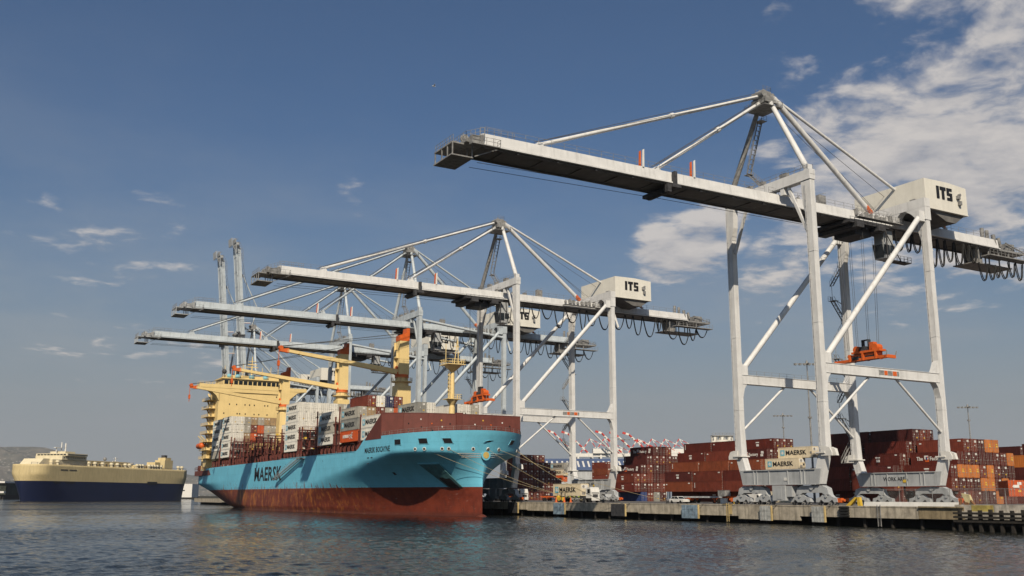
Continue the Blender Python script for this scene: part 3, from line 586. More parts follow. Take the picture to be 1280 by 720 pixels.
C3 = crane(290.5, 'blue-grey container crane behind the bow, its lowered boom just below that of the white one', K['blue'], K['blue'], zb=56.2, za=81.5, xt=-70.8, trolley=4.0, tall='B', near=False, loops=(10,71,20,5.0))
C4 = crane(351.5, 'blue-grey container crane with the lowest and farthest of the lowered booms', K['blue'], K['blue'], zb=56.2, za=80.8, xt=-70.8, trolley=8.0, tall='B', near=False, loops=(14,71,18,5.0))
C5 = crane(475.0, 'far blue-grey crane with its boom raised upright, the taller-looking of the two', K['blue'], K['blue'], zb=56.2, za=82.5, xt=-70.8, up=84, trolley=12.0, tall='B', near=False, loops=(20,71,14,5.0))
C6 = crane(506.0, 'farthest blue-grey crane with its boom raised upright, left of its taller-looking twin', K['blue'], K['blue'], zb=56.2, za=82.5, xt=-70.8, up=84, trolley=12.0, tall='B', near=False, loops=(20,71,14,5.0))
# ---------------------------------------------------------------- water, ground, hills, far shore
WL = -3.15
def water_mat():
    m = bpy.data.materials.new('harbour_water'); m.use_nodes = True; t = m.node_tree; b = t.nodes['Principled BSDF']
    b.inputs['Base Color'].default_value = (0.007, 0.009, 0.008, 1); b.inputs['Roughness'].default_value = 0.06; b.inputs['IOR'].default_value = 1.33; b.inputs['Specular IOR Level'].default_value = 0.27
    g = N(t, 'ShaderNodeNewGeometry')
    def nz(sc, det, rough, st, rot=0.4, dist=0.0):
        mp = N(t, 'ShaderNodeMapping'); mp.inputs['Scale'].default_value = st; mp.inputs['Rotation'].default_value = (0,0,rot)
        t.links.new(g.outputs['Position'], mp.inputs[0]); n = N(t, 'ShaderNodeTexNoise'); n.inputs['Scale'].default_value = sc
        n.inputs['Detail'].default_value = det; n.inputs['Roughness'].default_value = rough; n.inputs['Distortion'].default_value = dist
        t.links.new(mp.outputs[0], n.inputs['Vector']); return n.outputs[0]
    a = nz(1.9, 4, 0.65, (1,.7,1), .35, .2); c = nz(0.22, 4, .55, (1,.6,1), .8); d = nz(0.010, 3, .55, (.45,1,1), -.5)
    calm = mapr(t, d, .45, .56, .22, 1.0)
    h = M(t, 'ADD', M(t, 'MULTIPLY', a, .26), M(t, 'MULTIPLY', c, .34))
    bn = N(t, 'ShaderNodeBump'); t.links.new(calm, bn.inputs['Strength']); bn.inputs['Distance'].default_value = 1.0
    t.links.new(h, bn.inputs['Height']); t.links.new(bn.outputs[0], b.inputs['Normal'])
    return m
import numpy as np
def make_water():
    az = np.concatenate([np.linspace(-3, 63, 860), np.linspace(64.9, 355.1, 150)[0:]])*math.pi/180
    rr = np.concatenate([[0.5, 8, 20], np.geomspace(34, 600, 640), np.geomspace(640, 14000, 30)])
    A, RR = np.meshgrid(az, rr, indexing='ij'); X = RR*np.sin(A); Y = RR*np.cos(A)
    g = np.random.default_rng(4); Z = np.zeros_like(X)
    dr = np.maximum(RR*np.log(600/34)/640, 0.15); patch = 0
    for k in range(7):
        th = g.uniform(0, 6.28); lam = g.uniform(45, 260); patch = patch+np.sin(2*np.pi*(X*math.cos(th)*.8+Y*math.sin(th))/lam+g.uniform(0, 6.28))
    patch = np.clip(.72+.17*patch, .30, 1.15)
    for k in range(54):
        lam = 0.55*(3.2/0.55)**g.uniform(0, 1); th = math.radians(118)+g.normal(0, .62)   # wind sea running across the view
        amp = .0050*lam*(1.0 if lam < 1.6 else .6); att = np.clip(lam/(2.2*dr), 0, 1)**1.5
        Z += amp*att*np.sin(2*np.pi*(X*math.cos(th)+Y*math.sin(th))/lam+g.uniform(0, 6.28))
    fade = np.clip((RR-18)/20, 0, 1)*np.clip((600-RR)/400, 0, 1)
    Z = WL+Z*patch*fade
    n, m_ = X.shape; co = np.stack([X, Y, Z], -1).reshape(-1, 3).astype(np.float32)
    I = np.arange(n)[:, None]*m_+np.arange(m_-1)[None, :]; J = ((np.arange(n)+1) % n)[:, None]*m_+np.arange(m_-1)[None, :]
    q = np.stack([I, I+1, J+1, J], -1).reshape(-1, 4); q = q[:, ::-1]
    me = bpy.data.meshes.new('water'); me.vertices.add(len(co)); me.vertices.foreach_set('co', co.ravel())
    me.loops.add(q.size); me.loops.foreach_set('vertex_index', q.ravel().astype(np.int32)); me.polygons.add(len(q))
    me.polygons.foreach_set('loop_start', (np.arange(len(q))*4).astype(np.int32)); me.polygons.foreach_set('use_smooth', np.ones(len(q), bool))
    me.update(calc_edges=True); me.materials.append(water_mat())
    o = bpy.data.objects.new('water', me); COL.objects.link(o); tag(o, kind='structure')
make_water()
# quay: deck slab behind a concrete capping wall on piles
DX = 125.4
m = MB(); m.box(DX+.02, 900, 30, 560, -1.75, 0.0); tag(m.build('quay_deck', K['deckc']), kind='structure')
m = MB(); y = 92.0; rq = random.Random(3)
while y < 545:
    L = 14.6; dz = -1.75 if rq.random() < .6 else -1.95
    if 115 < y < 124: dz = -2.45
    m.box(DX-.35, DX, y+.01, y+L-.01, dz, 0.02); y += L
m.box(DX-.40, DX-.352, 92, 559, -.16, .03)
tag(m.build('quay_wall', K['concrete']), kind='structure')
m = MB(); m.box(DX+3.2, DX+4, 30, 560, WL-1.5, -1.76); m.box(DX, DX+3.2, 92, 560, -1.80, -1.76); tag(m.build('quay_recess_shade', K['black']), kind='structure')  # back wall and soffit coloured black for the shade under the deck
m = MB(); m.box(DX-.35, DX+.02, 30, 92-.02, -1.6, .35); m.box(DX-.55, DX-.352, 30, 91, -1.2, -.55); tag(m.build('old_quay_wall', pmat('worn_concrete', (0.50,0.46,0.40), 0.9, 0.35, 0.7, streak=0.7, bump=.06, rust=.5, rustcol=(.2,.1,.05))), kind='structure')
m = MB(); m.box(DX-.42, DX-.352, 90.5, 98, -1.7, .06); m.box(DX-.7,DX-.42,90.5,97.8,-.12,.08); tag(m.build('rusty_face_plate', pmat('stained_plate', (0.30,0.24,0.15), 0.8, 0.35, 0.6, streak=0.7, rust=.9)), 'tan rust-stained plate facing the quay wall beside the timber fender fence', 'plate')
for k in range(48):
    y = 93+k*5.2 if k < 36 else 93+36*5.2+(k-36)*9
    p = MB(); p.tube((DX+.55,y,WL-1),(DX+.55,y,-1.78),.32,n=8)
    tag(p.build('pile', K['pile']), 'dark pile standing in the water under the quay edge', 'pile', 'piles carrying the quay')
K['pale_yellow'] = pmat('faded_yellow_edge', (.55,.42,.20), .7, .2, 1, rust=.5)
for n_, (y, wd, blue) in enumerate(((193.7,4.6,1),(171,4.8,2),(148.2,4.6,1),(128.4,2.6,0),(116.6,2.6,0),(214.5,4.6,2))):
    lab = ['grey-blue rusty fender panel right of the ship bow, below the container truck','dark fender panel on the quay below the truck cab','blue weathered fender panel on the quay below the row of orange chassis','light grey rust-streaked fender panel below the middle of the right crane','light grey rust-streaked fender panel below the near corner of the right crane','dark fender panel on the quay closest to the ship bow'][n_]
    f = thing('fender', lab, 'fender', (DX-.35, y, 0), 0, 'fender panels on the quay wall')
    a = MB(); a.box(-.75,-.55,-wd/2,wd/2,-2.6,-.15)
    for q in range(1,4): a.box(-.80,-.75,-wd/2+q*wd/4-.04,-wd/2+q*wd/4+.04,-2.55,-.2)
    for q in range(1,3): a.box(-.79,-.75,-wd/2,wd/2,-2.6+q*.8,-2.54+q*.8)
    a.build('panel', K['fend'] if blue == 1 else K['fendg'] if blue == 0 else K['dark'], f)
    b = MB(); b.box(-.78,-.5,-wd/2-.22,-wd/2-.003,-2.6,-.1); b.build('edge_strip', K['pale_yellow'], f)
    c = MB(); c.tube((-.55,-.7,-1.2),(0,-.7,-1.2),.45,n=10); c.tube((-.55,.7,-1.2),(0,.7,-1.2),.45,n=10); c.bar((-.6,-wd/2,-.3),(0,-wd/2-.9,.0),.07,.07); c.build('rubber_cone', K['black'], f)
for y, lab in ((138.4,'yellow ladder on the quay wall left of the right crane'),(105.0,'pale ladder on the quay wall below the white barrier')):
    l = thing('quay_ladder', lab, 'ladder', (DX-.4,y,0)); a = MB()
    for s in (-.28,.28): a.box(-.12,-.02,s-.04,s+.04,-3.0,.25)
    for q in range(10): a.box(-.1,-.04,-.28,.28,-2.8+q*.3,-2.75+q*.3)
    a.build('ladder_frame', K['pale_yellow'] if y > 120 else K['mid'], l)
    if y > 120: a = MB(); a.box(-.06,-.03,-1.1,-.3,-1.7,.0); a.box(-.1,.3,-1.3,1.3,.0,.09); a.build('painted_marking', K['pale_yellow'], l)
def bollard(y, i, lab):
    m = MB(); m.tube((0,0,0),(0,0,.45),.28,.24,n=12); m.tube((0,0,.45),(0,0,.62),.42,.36,n=12); m.box(-.4,.4,-.4,.4,0,.06)
    o = m.build('bollard', K['dark'], None, (127.0,y,0.0)); tag(o, lab, 'bollard', 'mooring bollards on the quay edge')
bollard(187.5,0,'mooring bollard by the truck where the bow ropes are made fast'); bollard(180,1,'mooring bollard beside the white truck cab')
bollard(158,2,'mooring bollard on the quay edge near the white car'); bollard(104,3,'mooring bollard behind the white barrier')
m = MB()
for q in range(4): m.box(-.3,.3,-.75,.75,-1.75+q*.42,-1.47+q*.42); m.tube((-.1,-.9,-1.61+q*.42),(-.1,.9,-1.61+q*.42),.2,n=8)
tag(m.build('rubber_fender_stack', K['black'], None, (DX-.66,111.5,.1)), 'stack of black rubber fenders below the yellow stopper', 'fender')
m = MB(); m.prism([(-1.7,0),(-1.1,0),(-1.0,1.35),(-1.5,1.35)],'x',-.25,.25); m.prism([(-1.1,1.35),(-.6,1.35),(1.3,0),(.4,0)],'x',-.25,.25)
tag(m.build('yellow_stopper', K['yellow'], None, (126.6,111.3,.0)), 'yellow A-shaped steel stopper on the quay edge', 'stopper')
# white barrier, fence, rusty fairlead
m = MB(); yb = 92.0
while yb < 108.5: m.hexa([(-.3,yb,0),(.3,yb,0),(.3,yb+1.5,0),(-.3,yb+1.5,0)],[(-.14,yb,.66),(.14,yb,.66),(.14,yb+1.5,.66),(-.14,yb+1.5,.66)]); yb += 1.52
tag(m.build('white_barrier', K['paintwhite'], None, (126.3,0,.0)), 'long low white concrete barrier along the quay edge', 'barrier')
fe = thing('chain_link_fence', 'grey chain link fence behind the white barrier at the right', 'fence', (127.6,0,0))
m = MB(); y = 80.0
while y < 108: 
    m.tube((0,y,0),(0,y,2.6),.045,n=6); y += 2.9
m.bar((0,80,2.55),(0,107,2.55),.05,.05); m.bar((0,80,.1),(0,107,.1),.03,.03); m.build('fence_post', K['mid'], fe)
m = MB(); q = 80.0
while q < 107:
    for d in (-1,1):
        z0, z1 = .1, 2.5; a = q; b = q+d*2.4
        if 80 <= b <= 107: m.bar((0,a,z0),(0,b,z1),.012,.012)
    q += .30
m.build('wire_mesh', K['mid'], fe)
f = thing('quay_fairlead', 'rusty yellow fairlead with an upright plate at the end of the quay wall', 'fairlead', (DX+.3,90.2,0.0))
m = MB(); m.hexa([(-.2,-.9,.1),(.2,-.9,.1),(.2,.1,.1),(-.2,.1,.1)],[(-.2,-.3,1.7),(.2,-.3,1.7),(.2,.9,1.9),(-.2,.9,1.9)]); m.build('upright_plate', pmat('faded_yellow', (.6,.52,.3), .7, .2, 1, rust=.6), f)
m = MB(); m.tube((-.3,-1.3,.2),(-.3,-.6,.9),.18,n=8); m.tube((-.3,1.2,.1),(-.3,.9,1.1),.18,n=8); m.box(-.5,.5,-1.3,1.3,0,.25); m.tube((-.5,0,.4),(.5,0,.4),.3,n=10); m.build('roller_frame', K['rustm'], f)
m = MB(); m.box(-.05,0,-.0,3.3,-1.05,.0); tag(m.build('yellow_painted_panel', pmat('faded_yellow_paint', (.42,.34,.10), .8, .3, 1, rust=.5), None, (DX-.37,86.0,.3)), 'faded yellow panel on the old quay wall behind the timber fence', 'panel')
# timber fender fence standing in the water at the right
tf_ = thing('timber_fender_fence', 'black timber fender fence standing in the water at the right edge', 'fence', (DX-2.6,0,0))
for k in range(16):
    y = 89.6-k*1.55; m = MB(); m.box(-.2,.2,y-.2,y+.2,WL-.8,-.35+(.12 if k % 3 == 0 else 0)); 
    if k % 2: m.box(.5,.8,y+.5,y+.8,WL-.8,-1.4)
    m.build('timber_post', K['pile'], tf_)
for z in (-.78,-1.3,-1.85,-2.3): 
    m = MB(); m.box(-.42 if z > -2 else .3,-.21 if z > -2 else .5,65,90.4,z-.14,z+.14); m.build('timber_rail', K['pile'], tf_)
# hills
def ridge(name, x0, y0, x1, y1, hs, depth, mat, n=90, seed=1):
    rr = random.Random(seed); m = MB(); a = Vector((x0,y0,0)); b = Vector((x1,y1,0)); back = Vector((b.y-a.y, a.x-b.x,0)).normalized()*-depth
    if back.dot(Vector((.5,.866,0))) < 0: back = -back
    rows = 9; vs = []; ph = [rr.uniform(0,6.28) for _ in range(6)]
    for i in range(n+1):
        t = i/n; h = 0
        for k in range(len(hs)-1):
            u0, u1 = hs[k][0], hs[k+1][0]
            if u0 <= t <= u1: s = (t-u0)/(u1-u0); s = s*s*(3-2*s); h = hs[k][1]*(1-s)+hs[k+1][1]*s
        h *= 1+.05*math.sin(9*t*3+ph[0])+.04*math.sin(23*t*3+ph[1])+.02*math.sin(61*t*3+ph[2])
        for j in range(rows):
            s = j/(rows-1); p = a.lerp(b,t)+back*s; q = s+.06*math.sin(17*t*4+j)+.04*math.sin(41*t*4+2*j)
            vs.append((p.x,p.y,WL+h*math.sin(min(1,max(0,q*1.15))*math.pi/2)**.8 if j else WL-2))
    fs = [(i*rows+j,(i+1)*rows+j,(i+1)*rows+j+1,i*rows+j+1) for i in range(n) for j in range(rows-1)]
    m.add(vs,fs,0,True); o = m.build(name, mat); tag(o, kind='structure'); return o
hm = bpy.data.materials.new('hillside'); hm.use_nodes = True; t_ = hm.node_tree; b_ = t_.nodes['Principled BSDF']
g_ = N(t_, 'ShaderNodeNewGeometry'); n_ = N(t_, 'ShaderNodeTexNoise'); n_.inputs['Scale'].default_value = .006; n_.inputs['Detail'].default_value = 8
t_.links.new(g_.outputs['Position'], n_.inputs['Vector'])
v_ = N(t_, 'ShaderNodeTexVoronoi'); v_.inputs['Scale'].default_value = .022; t_.links.new(g_.outputs['Position'], v_.inputs['Vector'])
hc = mixc(t_, mapr(t_, n_.outputs[0], .35, .65, 0, 1), (.08,.085,.075), (.15,.14,.12))
hc = mixc(t_, mapr(t_, v_.outputs['Distance'], .30, .12, 0, .8), hc, (.40,.37,.33)); t_.links.new(hc, b_.inputs['Base Color']); b_.inputs['Roughness'].default_value = .95
b_.inputs['Specular IOR Level'].default_value = 0.1
ridge('hills', -2600, 9000, 5800, 11800, [(0,620),(.30,650),(.40,560),(.47,500),(.56,390),(.70,250),(1,180)], 2400, hm)
# far shore strip
m = MB(); m.box(-1500,1500,2150,2600,WL,1.4); tag(m.build('far_shore', pmat('shore_ground', (.05,.05,.045), .9, .3, .02)), kind='structure')

# ---------------------------------------------------------------- the blue container ship
SX, HB, BOW = 108.0, 16.0, 200.0
ZK, ZD, ZM, ZR = 11.0, 15.0, 11.75, 3.4
ship = thing('container_ship', 'light blue container ship with red underbody and cream superstructure, moored bow towards us', 'ship', (SX,BOW,WL))
def prof(z):    # 0 at the waterline, 1 from the knuckle upwards
    s = max(0.0, min(1.0, (z-WL)/(ZK-WL))); return s**2.3
def stem_y(z):
    s = max(0.0, min(1.0, (z-5.0)/(15.6-5.0))); return 200.0-3.4*s**1.4
def half(y, z):
    k = prof(z); ys = stem_y(z)
    if z > ZK: k = 1.0+(z-ZK)*.006
    L = 104-85*min(1,k)**.75; p = 2.1-.1*min(1,k); q = 1+1.35*min(1,k)
    t = max(0.0, min(1.0, (y-ys)/L)); fore = (1-(1-t)**p)**(1/(1+0.9*min(1,k)))
    b = HB*fore*(1.0 if z <= ZK else 1.0)
    if y > 330:                             # run aft
        u = (y-330)/86.0; zz = (z-WL)/(9.0)
        lim = max(0.0, 1-(max(0,u)**(1.6+2.6*max(0,zz)))*(1.15-max(0,min(1,zz))*1.02)); b *= min(1, max(.02, lim))
    if z < -2: b *= .985
    return b
def stern_bottom(y):   # lowest hull height along the counter
    if y < 398: return WL-1.2
    u = (y-398)/18.0; return WL-1.2+(u**.8)*7.2
def top_z(y):
    if y < 231.0: return 15.0+.6*max(0,(214-y)/18)**1.5
    if y < 238.0: s = (y-231)/7.0; s = s*s*(3-2*s); return 15.0*(1-s)+ZM*s
    return ZM-.75*max(0,(y-260)/156)
hull = MB(); ys_n = []
NT = 110
def yy(i, z):
    t = i/NT; s0 = stem_y(z)
    if t < .45: u = t/.45; return s0+(250-s0)*(u**1.9)
    return 250+(416-250)*((t-.45)/.55)
NZ = 34
grid = {}
for side in (-1,1):
    for i in range(NT+1):
        for j in range(NZ+1):
            # use top at the deck-level y
            z = None
            ya = yy(i, 12); zt = top_z(ya)+.35*(1 if ya < 231 else 1.5); zb_ = stern_bottom(ya)
            z = zb_+(zt-zb_)*j/NZ; y = yy(i, z)
            if ya > 414: pass
            grid[(side,i,j)] = len(hull.v); hull.v.append((side*half(y,z), y-BOW, z-WL))
for side in (-1,1):
    for i in range(NT):
        for j in range(NZ):
            q = (grid[(side,i,j)],grid[(side,i+1,j)],grid[(side,i+1,j+1)],grid[(side,i,j+1)])
            hull.f.append(q if side > 0 else q[::-1]); hull.m.append(0); hull.sm.append(True)
for j in range(NZ):   # transom
    hull.f.append((grid[(-1,NT,j)],grid[(-1,NT,j+1)],grid[(1,NT,j+1)],grid[(1,NT,j)])); hull.m.append(0); hull.sm.append(False)
hull.f.append(None) ; hull.f.pop()
for i in range(NT): # counter bottom
    hull.f.append((grid[(-1,i,0)],grid[(-1,i+1,0)],grid[(1,i+1,0)],grid[(1,i,0)])); hull.m.append(0); hull.sm.append(False)
# bulb
hull.sphere((0,.3,-1.3),1.7,16,0,1.1)
def hull_mat():
    m = bpy.data.materials.new('hull_paint'); m.use_nodes = True; t = m.node_tree; b = t.nodes['Principled BSDF']
    tc = N(t, 'ShaderNodeTexCoord'); sp = N(t, 'ShaderNodeSeparateXYZ'); t.links.new(tc.outputs['Object'], sp.inputs[0]); z = sp.outputs[2]
    def nz(sc, st, det=7, ro=.65):
        mp = N(t, 'ShaderNodeMapping'); mp.inputs['Scale'].default_value = st; t.links.new(tc.outputs['Object'], mp.inputs[0])
        n = N(t, 'ShaderNodeTexNoise'); n.inputs['Scale'].default_value = sc; n.inputs['Detail'].default_value = det; n.inputs['Roughness'].default_value = ro
        t.links.new(mp.outputs[0], n.inputs['Vector']); return n.outputs[0]
    zl = ZR-WL
    cy_ = mixc(t, mapr(t, nz(.25,(1,1,1)), .3,.7,0,1), (.115,.375,.51), (.13,.425,.575))
    cy_ = mixc(t, mapr(t, nz(.9,(1,1,.12)), .52,.78,0,.35), cy_, (.08,.22,.28))
    # scuffs
    cy_ = mixc(t, mapr(t, nz(.55,(1,.35,2.2),8,.7), .66,.70,0,.5), cy_, (.05,.10,.12))
    rd = mixc(t, mapr(t, nz(.35,(1,1,1)), .3,.7,0,1), (.10,.020,.012), (.155,.032,.017))
    rd = mixc(t, mapr(t, nz(1.1,(1,1,.25)), .5,.75,0,.7), rd, (.07,.022,.016))
    # orange rust blooming amidships along the boot top
    amid = M(t, 'MULTIPLY', mapr(t, sp.outputs[1], 30, 60, 0, 1), mapr(t, sp.outputs[1], 190, 160, 0, 1))
    rn = nz(.6,(1,1,.5),9,.75)
    rd = mixc(t, M(t, 'MULTIPLY', mapr(t, rn, .50,.60,0,1), M(t, 'MULTIPLY', amid, .55)), rd, (.42,.16,.035))
    rd = mixc(t, mapr(t, nz(.8,(1,.6,3),6), .64,.7,0,.35), rd, (.35,.28,.24))
    edge = M(t, 'ADD', zl, M(t, 'MULTIPLY', M(t, 'MULTIPLY', M(t, 'SUBTRACT', nz(1.0,(1,1,.3),9,.75), .53), 24.0), amid, ))
    edge = M(t, 'MAXIMUM', edge, zl)
    f = M(t, 'GREATER_THAN', z, edge)
    c = mixc(t, f, rd, cy_)
    c = mixc(t, mapr(t, z, 1.3, .3, 0, .55), c, (.05,.02,.015))
    sw = N(t, 'ShaderNodeCombineXYZ'); t.links.new(sp.outputs[1], sw.inputs[0]); t.links.new(z, sw.inputs[1])
    br = N(t, 'ShaderNodeTexBrick'); t.links.new(sw.outputs[0], br.inputs['Vector']); br.inputs['Scale'].default_value = 1.0; br.inputs['Brick Width'].default_value = 9.0; br.inputs['Row Height'].default_value = 2.35
    br.inputs['Mortar Size'].default_value = .045; br.inputs['Mortar Smooth'].default_value = .3; br.inputs['Color1'].default_value = (1,1,1,1); br.inputs['Color2'].default_value = (.93,.94,.95,1); br.inputs['Mortar'].default_value = (.80,.82,.84,1)
    c = mixc(t, .8, c, br.outputs['Color'], 'MULTIPLY')
    # run-off stains below the scuppers and anchor rust
    c = mixc(t, mapr(t, nz(2.6,(1,1,.05),5), .62,.72,0,.4), c, (.12,.07,.04))
    t.links.new(c, b.inputs['Base Color']); b.inputs['Roughness'].default_value = .5; b.inputs['Specular IOR Level'].default_value = .22
    bn = N(t, 'ShaderNodeBump'); bn.inputs['Strength'].default_value = .35; bn.inputs['Distance'].default_value = .12
    t.links.new(nz(.35,(1,1,1),2,.4), bn.inputs['Height']); t.links.new(bn.outputs[0], b.inputs['Normal'])
    return m
HL = hull.build('hull', hull_mat(), ship)
def S(x, y, z): return (x-SX, y-BOW, z-WL)    # world point -> ship coordinates
class SB(MB):   # builder that takes world coordinates and stores ship-local ones
    def build(s, name, mats, parent=None, loc=None):
        s.v = [(x-SX, y-BOW, z-WL) for x, y, z in s.v]; return MB.build(s, name, mats, parent, loc)
# decks inside the hull
d = SB()
yl = [198.5,200,202,205,208,212,218,224,229.5]
for a, b in zip(yl[:-1], yl[1:]):
    ha, hb = half(a,14.5)-.15, half(b,14.5)-.15
    d.add([(SX-ha,a,14.9),(SX+ha,a,14.9),(SX+hb,b,14.9),(SX-hb,b,14.9)],[(0,1,2,3)])
d.box(SX-15.7,SX+15.7,229.6,229.9,9,14.9); d.box(SX-15.7,SX+15.7,229.6,415.5,9.0,10.9)
d.build('deck', K['deck'], ship)
# rubbing: forecastle railing round the bow
r = SB(); ring = [(SX+s*(half(y,15.3)-.1), y, top_z(y)+.3) for s, lst in ((-1,[222,218,214,210,206,203,200.5,198.5,197.2]),(1,[197.2,198.5,200.5,203,206,210,214,218,222])) for y in lst]
r.rail(ring, .95, 1.4, .022); r.build('railing', K['mid'], ship)
# breakwater: red-oxide wall across the forecastle with raked wings
bk = SB(); pl = [(92.1,231.6),(92.1,221.5),(96,217.5),(101,214.6),(108,212.4),(116,211.0),(123.9,210.4)]
zt = [14.9,20.75,20.65,20.6,20.55,20.5,20.45]
for k in range(len(pl)-1):
    (xa,ya),(xb,yb) = pl[k],pl[k+1]; za_, zb2 = zt[k], zt[k+1]; n = Vector((yb-ya, xa-xb, 0)).normalized()*.15
    bk.hexa([(xa-n.x,ya-n.y,14.7),(xb-n.x,yb-n.y,14.7),(xb+n.x,yb+n.y,14.7),(xa+n.x,ya+n.y,14.7)],[(xa-n.x,ya-n.y,za_),(xb-n.x,yb-n.y,zb2),(xb+n.x,yb+n.y,zb2),(xa+n.x,ya+n.y,za_)])
    bk.hexa([(xa-n.x*1.2,ya-n.y*1.2,za_-.02),(xb-n.x*1.2,yb-n.y*1.2,zb2-.02),(xb+n.x*1.4,yb+n.y*1.4,zb2-.02),(xa+n.x*1.4,ya+n.y*1.4,za_-.02)],[(xa-n.x*1.2,ya-n.y*1.2,za_+.12),(xb-n.x*1.2,yb-n.y*1.2,zb2+.12),(xb+n.x*1.4,yb+n.y*1.4,zb2+.12),(xa+n.x*1.4,ya+n.y*1.4,za_+.12)]) if k else None
bk.box(123.8,124.0,210.4,222,14.7,20.45)
BW = bk.build('breakwater', K['brown'], ship)
def wall_y(x):
    for (xa,ya),(xb,yb) in zip(pl[1:-1],pl[2:]):
        if xa <= x <= xb: return ya+(yb-ya)*(x-xa)/(xb-xa)
    return 210.4
sp_ = SB(); cols = [0,0,1,0,2,0,3,1,0,0,1,0,0,2,0,1,0,0]
for q, (x, z) in enumerate([(97,18.2),(97,16.6),(99.5,19.2),(99.6,17.4),(101.8,18.2),(102,16.6),(104,19),(104.2,17.5),(106,18.2),(106.4,16.4),(112.0,18.2),(113.7,17.4),(114,19.2),(116,18.2),(117,17.2),(119,18.8),(121,18),(121,16.4)]):
    y = wall_y(x)-.17; sp_.tube((x,y,z),(x,y-.06,z),.19,n=8,mi=[0,0,1,0,2,0,3,1,0,0,1,0,3,2,0,1,0,0][q])
sp_.build('wall_opening', [K['ink'], K['paintwhite'], K['orange'], K['yellow']], BW)
rl = SB(); pts = [(x, wall_y(x)-1.1, 14.9) for x in (94.5,97,101,105,109,113,117,121)]; rl.rail(pts,1.1,1.5,.03); rl.build('railing', K['brown'], BW)
lg = SB(); lg.box(92.0,92.22,0,0,0,0); lg = SB(); lg.box(96.0,97.3,217.4-.9,217.3-.5,19.3,20.0)
# mooring ports and fairleads on the bow, set on the plating
def on_hull(side, y, z):
    e = .15; b = half(y,z); p = Vector((SX+side*b, y, z))
    ty = Vector((side*(half(y+e,z)-half(y-e,z)), 2*e, 0)); tz = Vector((side*(half(y,z+e)-half(y,z-e)), 0, 2*e))
    n = ty.cross(tz); n = n if n.x*side > 0 else -n; return p, ty.normalized(), tz.normalized(), n.normalized()
def plate(mb, side, y, z, w, h, off, mi=0, t=.05):
    p, a, b, n = on_hull(side, y, z); p = p+n*off
    vs = [p+a*(i*w/2)+b*(j*h/2)+n*k for k in (-t,t) for i, j in ((-1,-1),(1,-1),(1,1),(-1,1))]
    mb.add(vs, [(0,3,2,1),(4,5,6,7),(0,1,5,4),(1,2,6,5),(2,3,7,6),(3,0,4,7)], mi)
def hull_y(side, u_x, z):   # y on the hull at a given breadth
    lo, hi = stem_y(z), 240
    for _ in range(40):
        m_ = (lo+hi)/2
        if half(m_, z) < u_x: lo = m_
        else: hi = m_
    return (lo+hi)/2
for side, bx, w_ in ((-1,15.6,2.3),(-1,12.6,2.2),(-1,8.6,1.9),(1,7.5,1.5),(1,12.8,1.5),(1,.25,1.3)):
    y = hull_y(side, bx, 13.5); q = SB(); plate(q, side, y, 13.5, w_, 1.15, .04, 0, .06); plate(q, side, y, 13.5, w_+.35, 1.5, .0, 1, .05)
    q.build('mooring_port', [K['ink'], K['logo']], HL)
FL = [(-1,13.5),(-1,12.2),(-1,9.3),(-1,8.1),(-1,3.2),(1,3.4),(1,.35),(1,11.0),(1,12.2)]
for side, bx in FL:
    z = 11.75; y = hull_y(side, bx, z); p, a, b, n = on_hull(side, y, z); q = SB(); q.tube(p-n*.2, p+n*.12, .42, n=12, mi=1); q.tube(p-n*.2, p+n*.14, .27, n=12, mi=0)
    q.build('fairlead', [K['ink'], K['paintwhite']], HL)
# white bars and round crest on the stem
q = SB()
for z, L in ((10.75,5.2),(10.35,4.6),(9.95,4.0)):
    for side in (-1,1):
        for k in range(8): bx = .9+L*k/8; y = hull_y(side, bx+.3, z); plate(q, side, y, z, L/8*1.35+.1, .16, .03, 0, .03)
q.build('bow_stripe', K['paintwhite'], HL)
q = SB(); ybow = stem_y(10.4); q.tube((SX,ybow+.3,10.4),(SX,ybow-.25,10.4),1.15,n=20,mi=0); q.tube((SX,ybow-.2,10.4),(SX,ybow-.32,10.4),.75,n=16,mi=1); q.build('bow_crest', [K['logo'], K['gold']], HL)
# anchor pocket
q = SB(); y0 = 209.0; z0 = 6.0
def pk(dy, dz, off):
    p, a, b, n = on_hull(-1, y0+dy, z0+dz); return p+n*off
def quadplate(mb, c4, off, mi, t=.05):
    vs = [pk(dy,dz,off-t) for dy,dz in c4]+[pk(dy,dz,off+t) for dy,dz in c4]; mb.add(vs, [(0,3,2,1),(4,5,6,7),(0,1,5,4),(1,2,6,5),(2,3,7,6),(3,0,4,7)], mi)
quadplate(q, [(-4.2,-2.6),(-.4,-2.6),(2.6,2.6),(-2.4,2.6)], .12, 0, .1)
quadplate(q, [(-3.6,-2.7),(-1.1,-2.7),(1.5,2.0),(-1.6,2.0)], .26, 1, .06); quadplate(q, [(-2.5,2.6),(2.7,2.6),(2.75,2.8),(-2.55,2.8)], .1, 2, .1)
AP = q.build('anchor_pocket', [pmat('pocket_blue', (.06,.16,.18), .6, .2, 1, rust=.4), K['ink'], K['logo']], HL)
